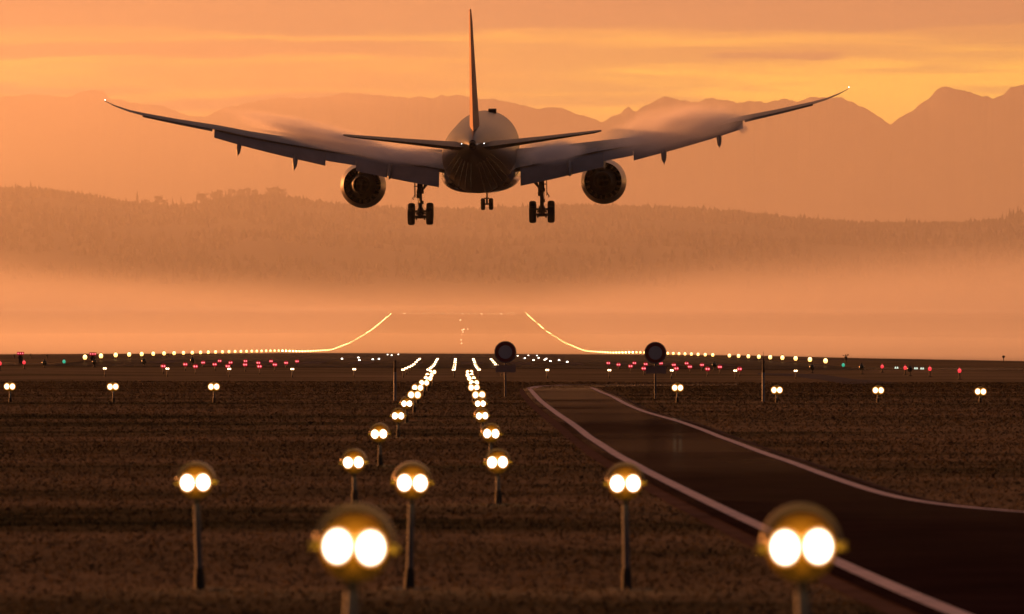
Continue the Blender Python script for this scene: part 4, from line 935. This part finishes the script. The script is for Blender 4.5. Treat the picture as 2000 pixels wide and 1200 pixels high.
sign(1280, 689.5, 780, 'round sign with dark red ring on a post right of the service road bend', (-19, 21))
def mast(px, top, base_y, lab, ant=0, wd=.035):
    g_ = ground_at(px, base_y); d = g_[1]; x = (px - 1000) / F * d; gz = float(zg(x, d)); z = HC + (YH - top) / F * d - gz
    root = empty('marker_pole', (x, d, gz), lab, 'marker pole', 'tall marker poles in the grass')
    m = MB(); m.tube([(0, 0, -.1), (0, 0, z * .70)], wd * 1.1, 12); m.build('pole', mat('blue_grey_pole', (.16, .18, .22), .5, .2, .1, 3), root)
    m = MB(); m.tube([(0, 0, z * .70), (0, 0, z * .97), (0, 0, z)], [wd, wd * .9, wd * .3], 12); m.build('dark_top', M['coupling'], root)
    if ant: m = MB(); m.tube([(0, 0, z), (0, 0, z + ant)], [.008, .004], 6); m.build('antenna', M['coupling'], root)
mast(771.5, 703, 783, 'tall grey marker pole left of the centre rows of lights', 0)
mast(1491, 703, 786, 'tall grey marker pole with thin antenna at the right', .22)
for px, top, d, lab in ((28, 692.5, 560, 'leftmost dark marker post on the skyline'), (60, 691, 560, 'second dark marker post on the skyline at the left'), (92, 692, 560, 'third dark marker post on the skyline, above a dark unlit lamp'), (328, 690, 640, 'thin dark post on the skyline left of the red rows')):
    x = (px - 1000) / F * d; gz = float(zg(x, d)); z = HC + (YH - top) / F * d - gz; m = MB(); m.tube([(0, 0, -.1), (0, 0, z * .8), (.03, 0, z)], [.06, .06, .05], 8); m.box((-.1, -.05, z * .55), (.06, .05, z * .85))
    tag(m.build('marker_post', M['coupling'], loc=(x, d, gz)), lab, 'marker post', 'small dark posts on the skyline')
for px, top, d, lab in ((40, 690.5, 470, 'bar of three red lamps near the left edge'), (181.5, 691.5, 470, 'second bar of three red lamps, above a dark unlit lamp')):
    x = (px - 1000) / F * d; gz = float(zg(x, d)); z = HC + (YH - top) / F * d - gz
    root = empty('red_light_bar', (x, d, gz), lab, 'light bar', 'three-lamp red bars at the left')
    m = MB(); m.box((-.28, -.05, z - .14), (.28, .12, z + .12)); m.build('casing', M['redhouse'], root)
    m = MB(); m.box((-.14, -.03, 0), (.14, .1, z - .14)); m.box((-.2, -.05, z * .45), (.2, .1, z * .6)); m.build('stand', M['coupling'], root)
    for q in (-.18, 0, .18):
        o = bpy.data.objects.new('lens', lens_mesh('lens', 1, 1, R_far)); C.objects.link(o); o.parent = root; o.location = (q, -.06, z); o.scale = (.07, .03, .08)
# weather mast at the right
d = 520; x = (1652 - 1000) / F * d; gz = float(zg(x, d)); z = HC + (YH - 692) / F * d - gz
root = empty('weather_mast', (x, d, gz), 'small weather mast with cross arm and wind vane at the right of the skyline', 'weather mast')
m = MB(); m.tube([(0, 0, -.1), (0, 0, z * .8), (0, 0, z)], [.06, .045, .03], 8); m.build('pole', M['coupling'], root)
m = MB(); m.box((-.13, -.1, z * .38), (.12, .1, z * .74)); m.build('instrument_box', M['coupling'], root)
m = MB(); m.tube([(-.25, 0, z * .82), (.22, 0, z * .82)], .022, 6); m.build('cross_arm', M['coupling'], root)
m = MB(); m.box((.13, -.01, z * .86), (.24, .01, z * 1.0)); m.lathe([(z * .82, .04), (z * .88, .06), (z * .9, .01)], 'z', (-.22, 0, 0), 8); m.build('wind_vane', M['coupling'], root)
d = 620; x = (1960 - 1000) / F * d; gz = float(zg(x, d)); z = .55
root = empty('ground_sensor', (x, d, gz), 'small dark dish-topped sensor at the far right of the skyline', 'sensor')
m = MB(); m.tube([(0, 0, -.1), (0, 0, z)], .04, 6); m.build('pole', M['coupling'], root); m = MB(); m.lathe([(z - .15, .03), (z, .15), (z + .1, .17), (z + .16, .05)], 'z', n=10); m.build('head', M['coupling'], root)
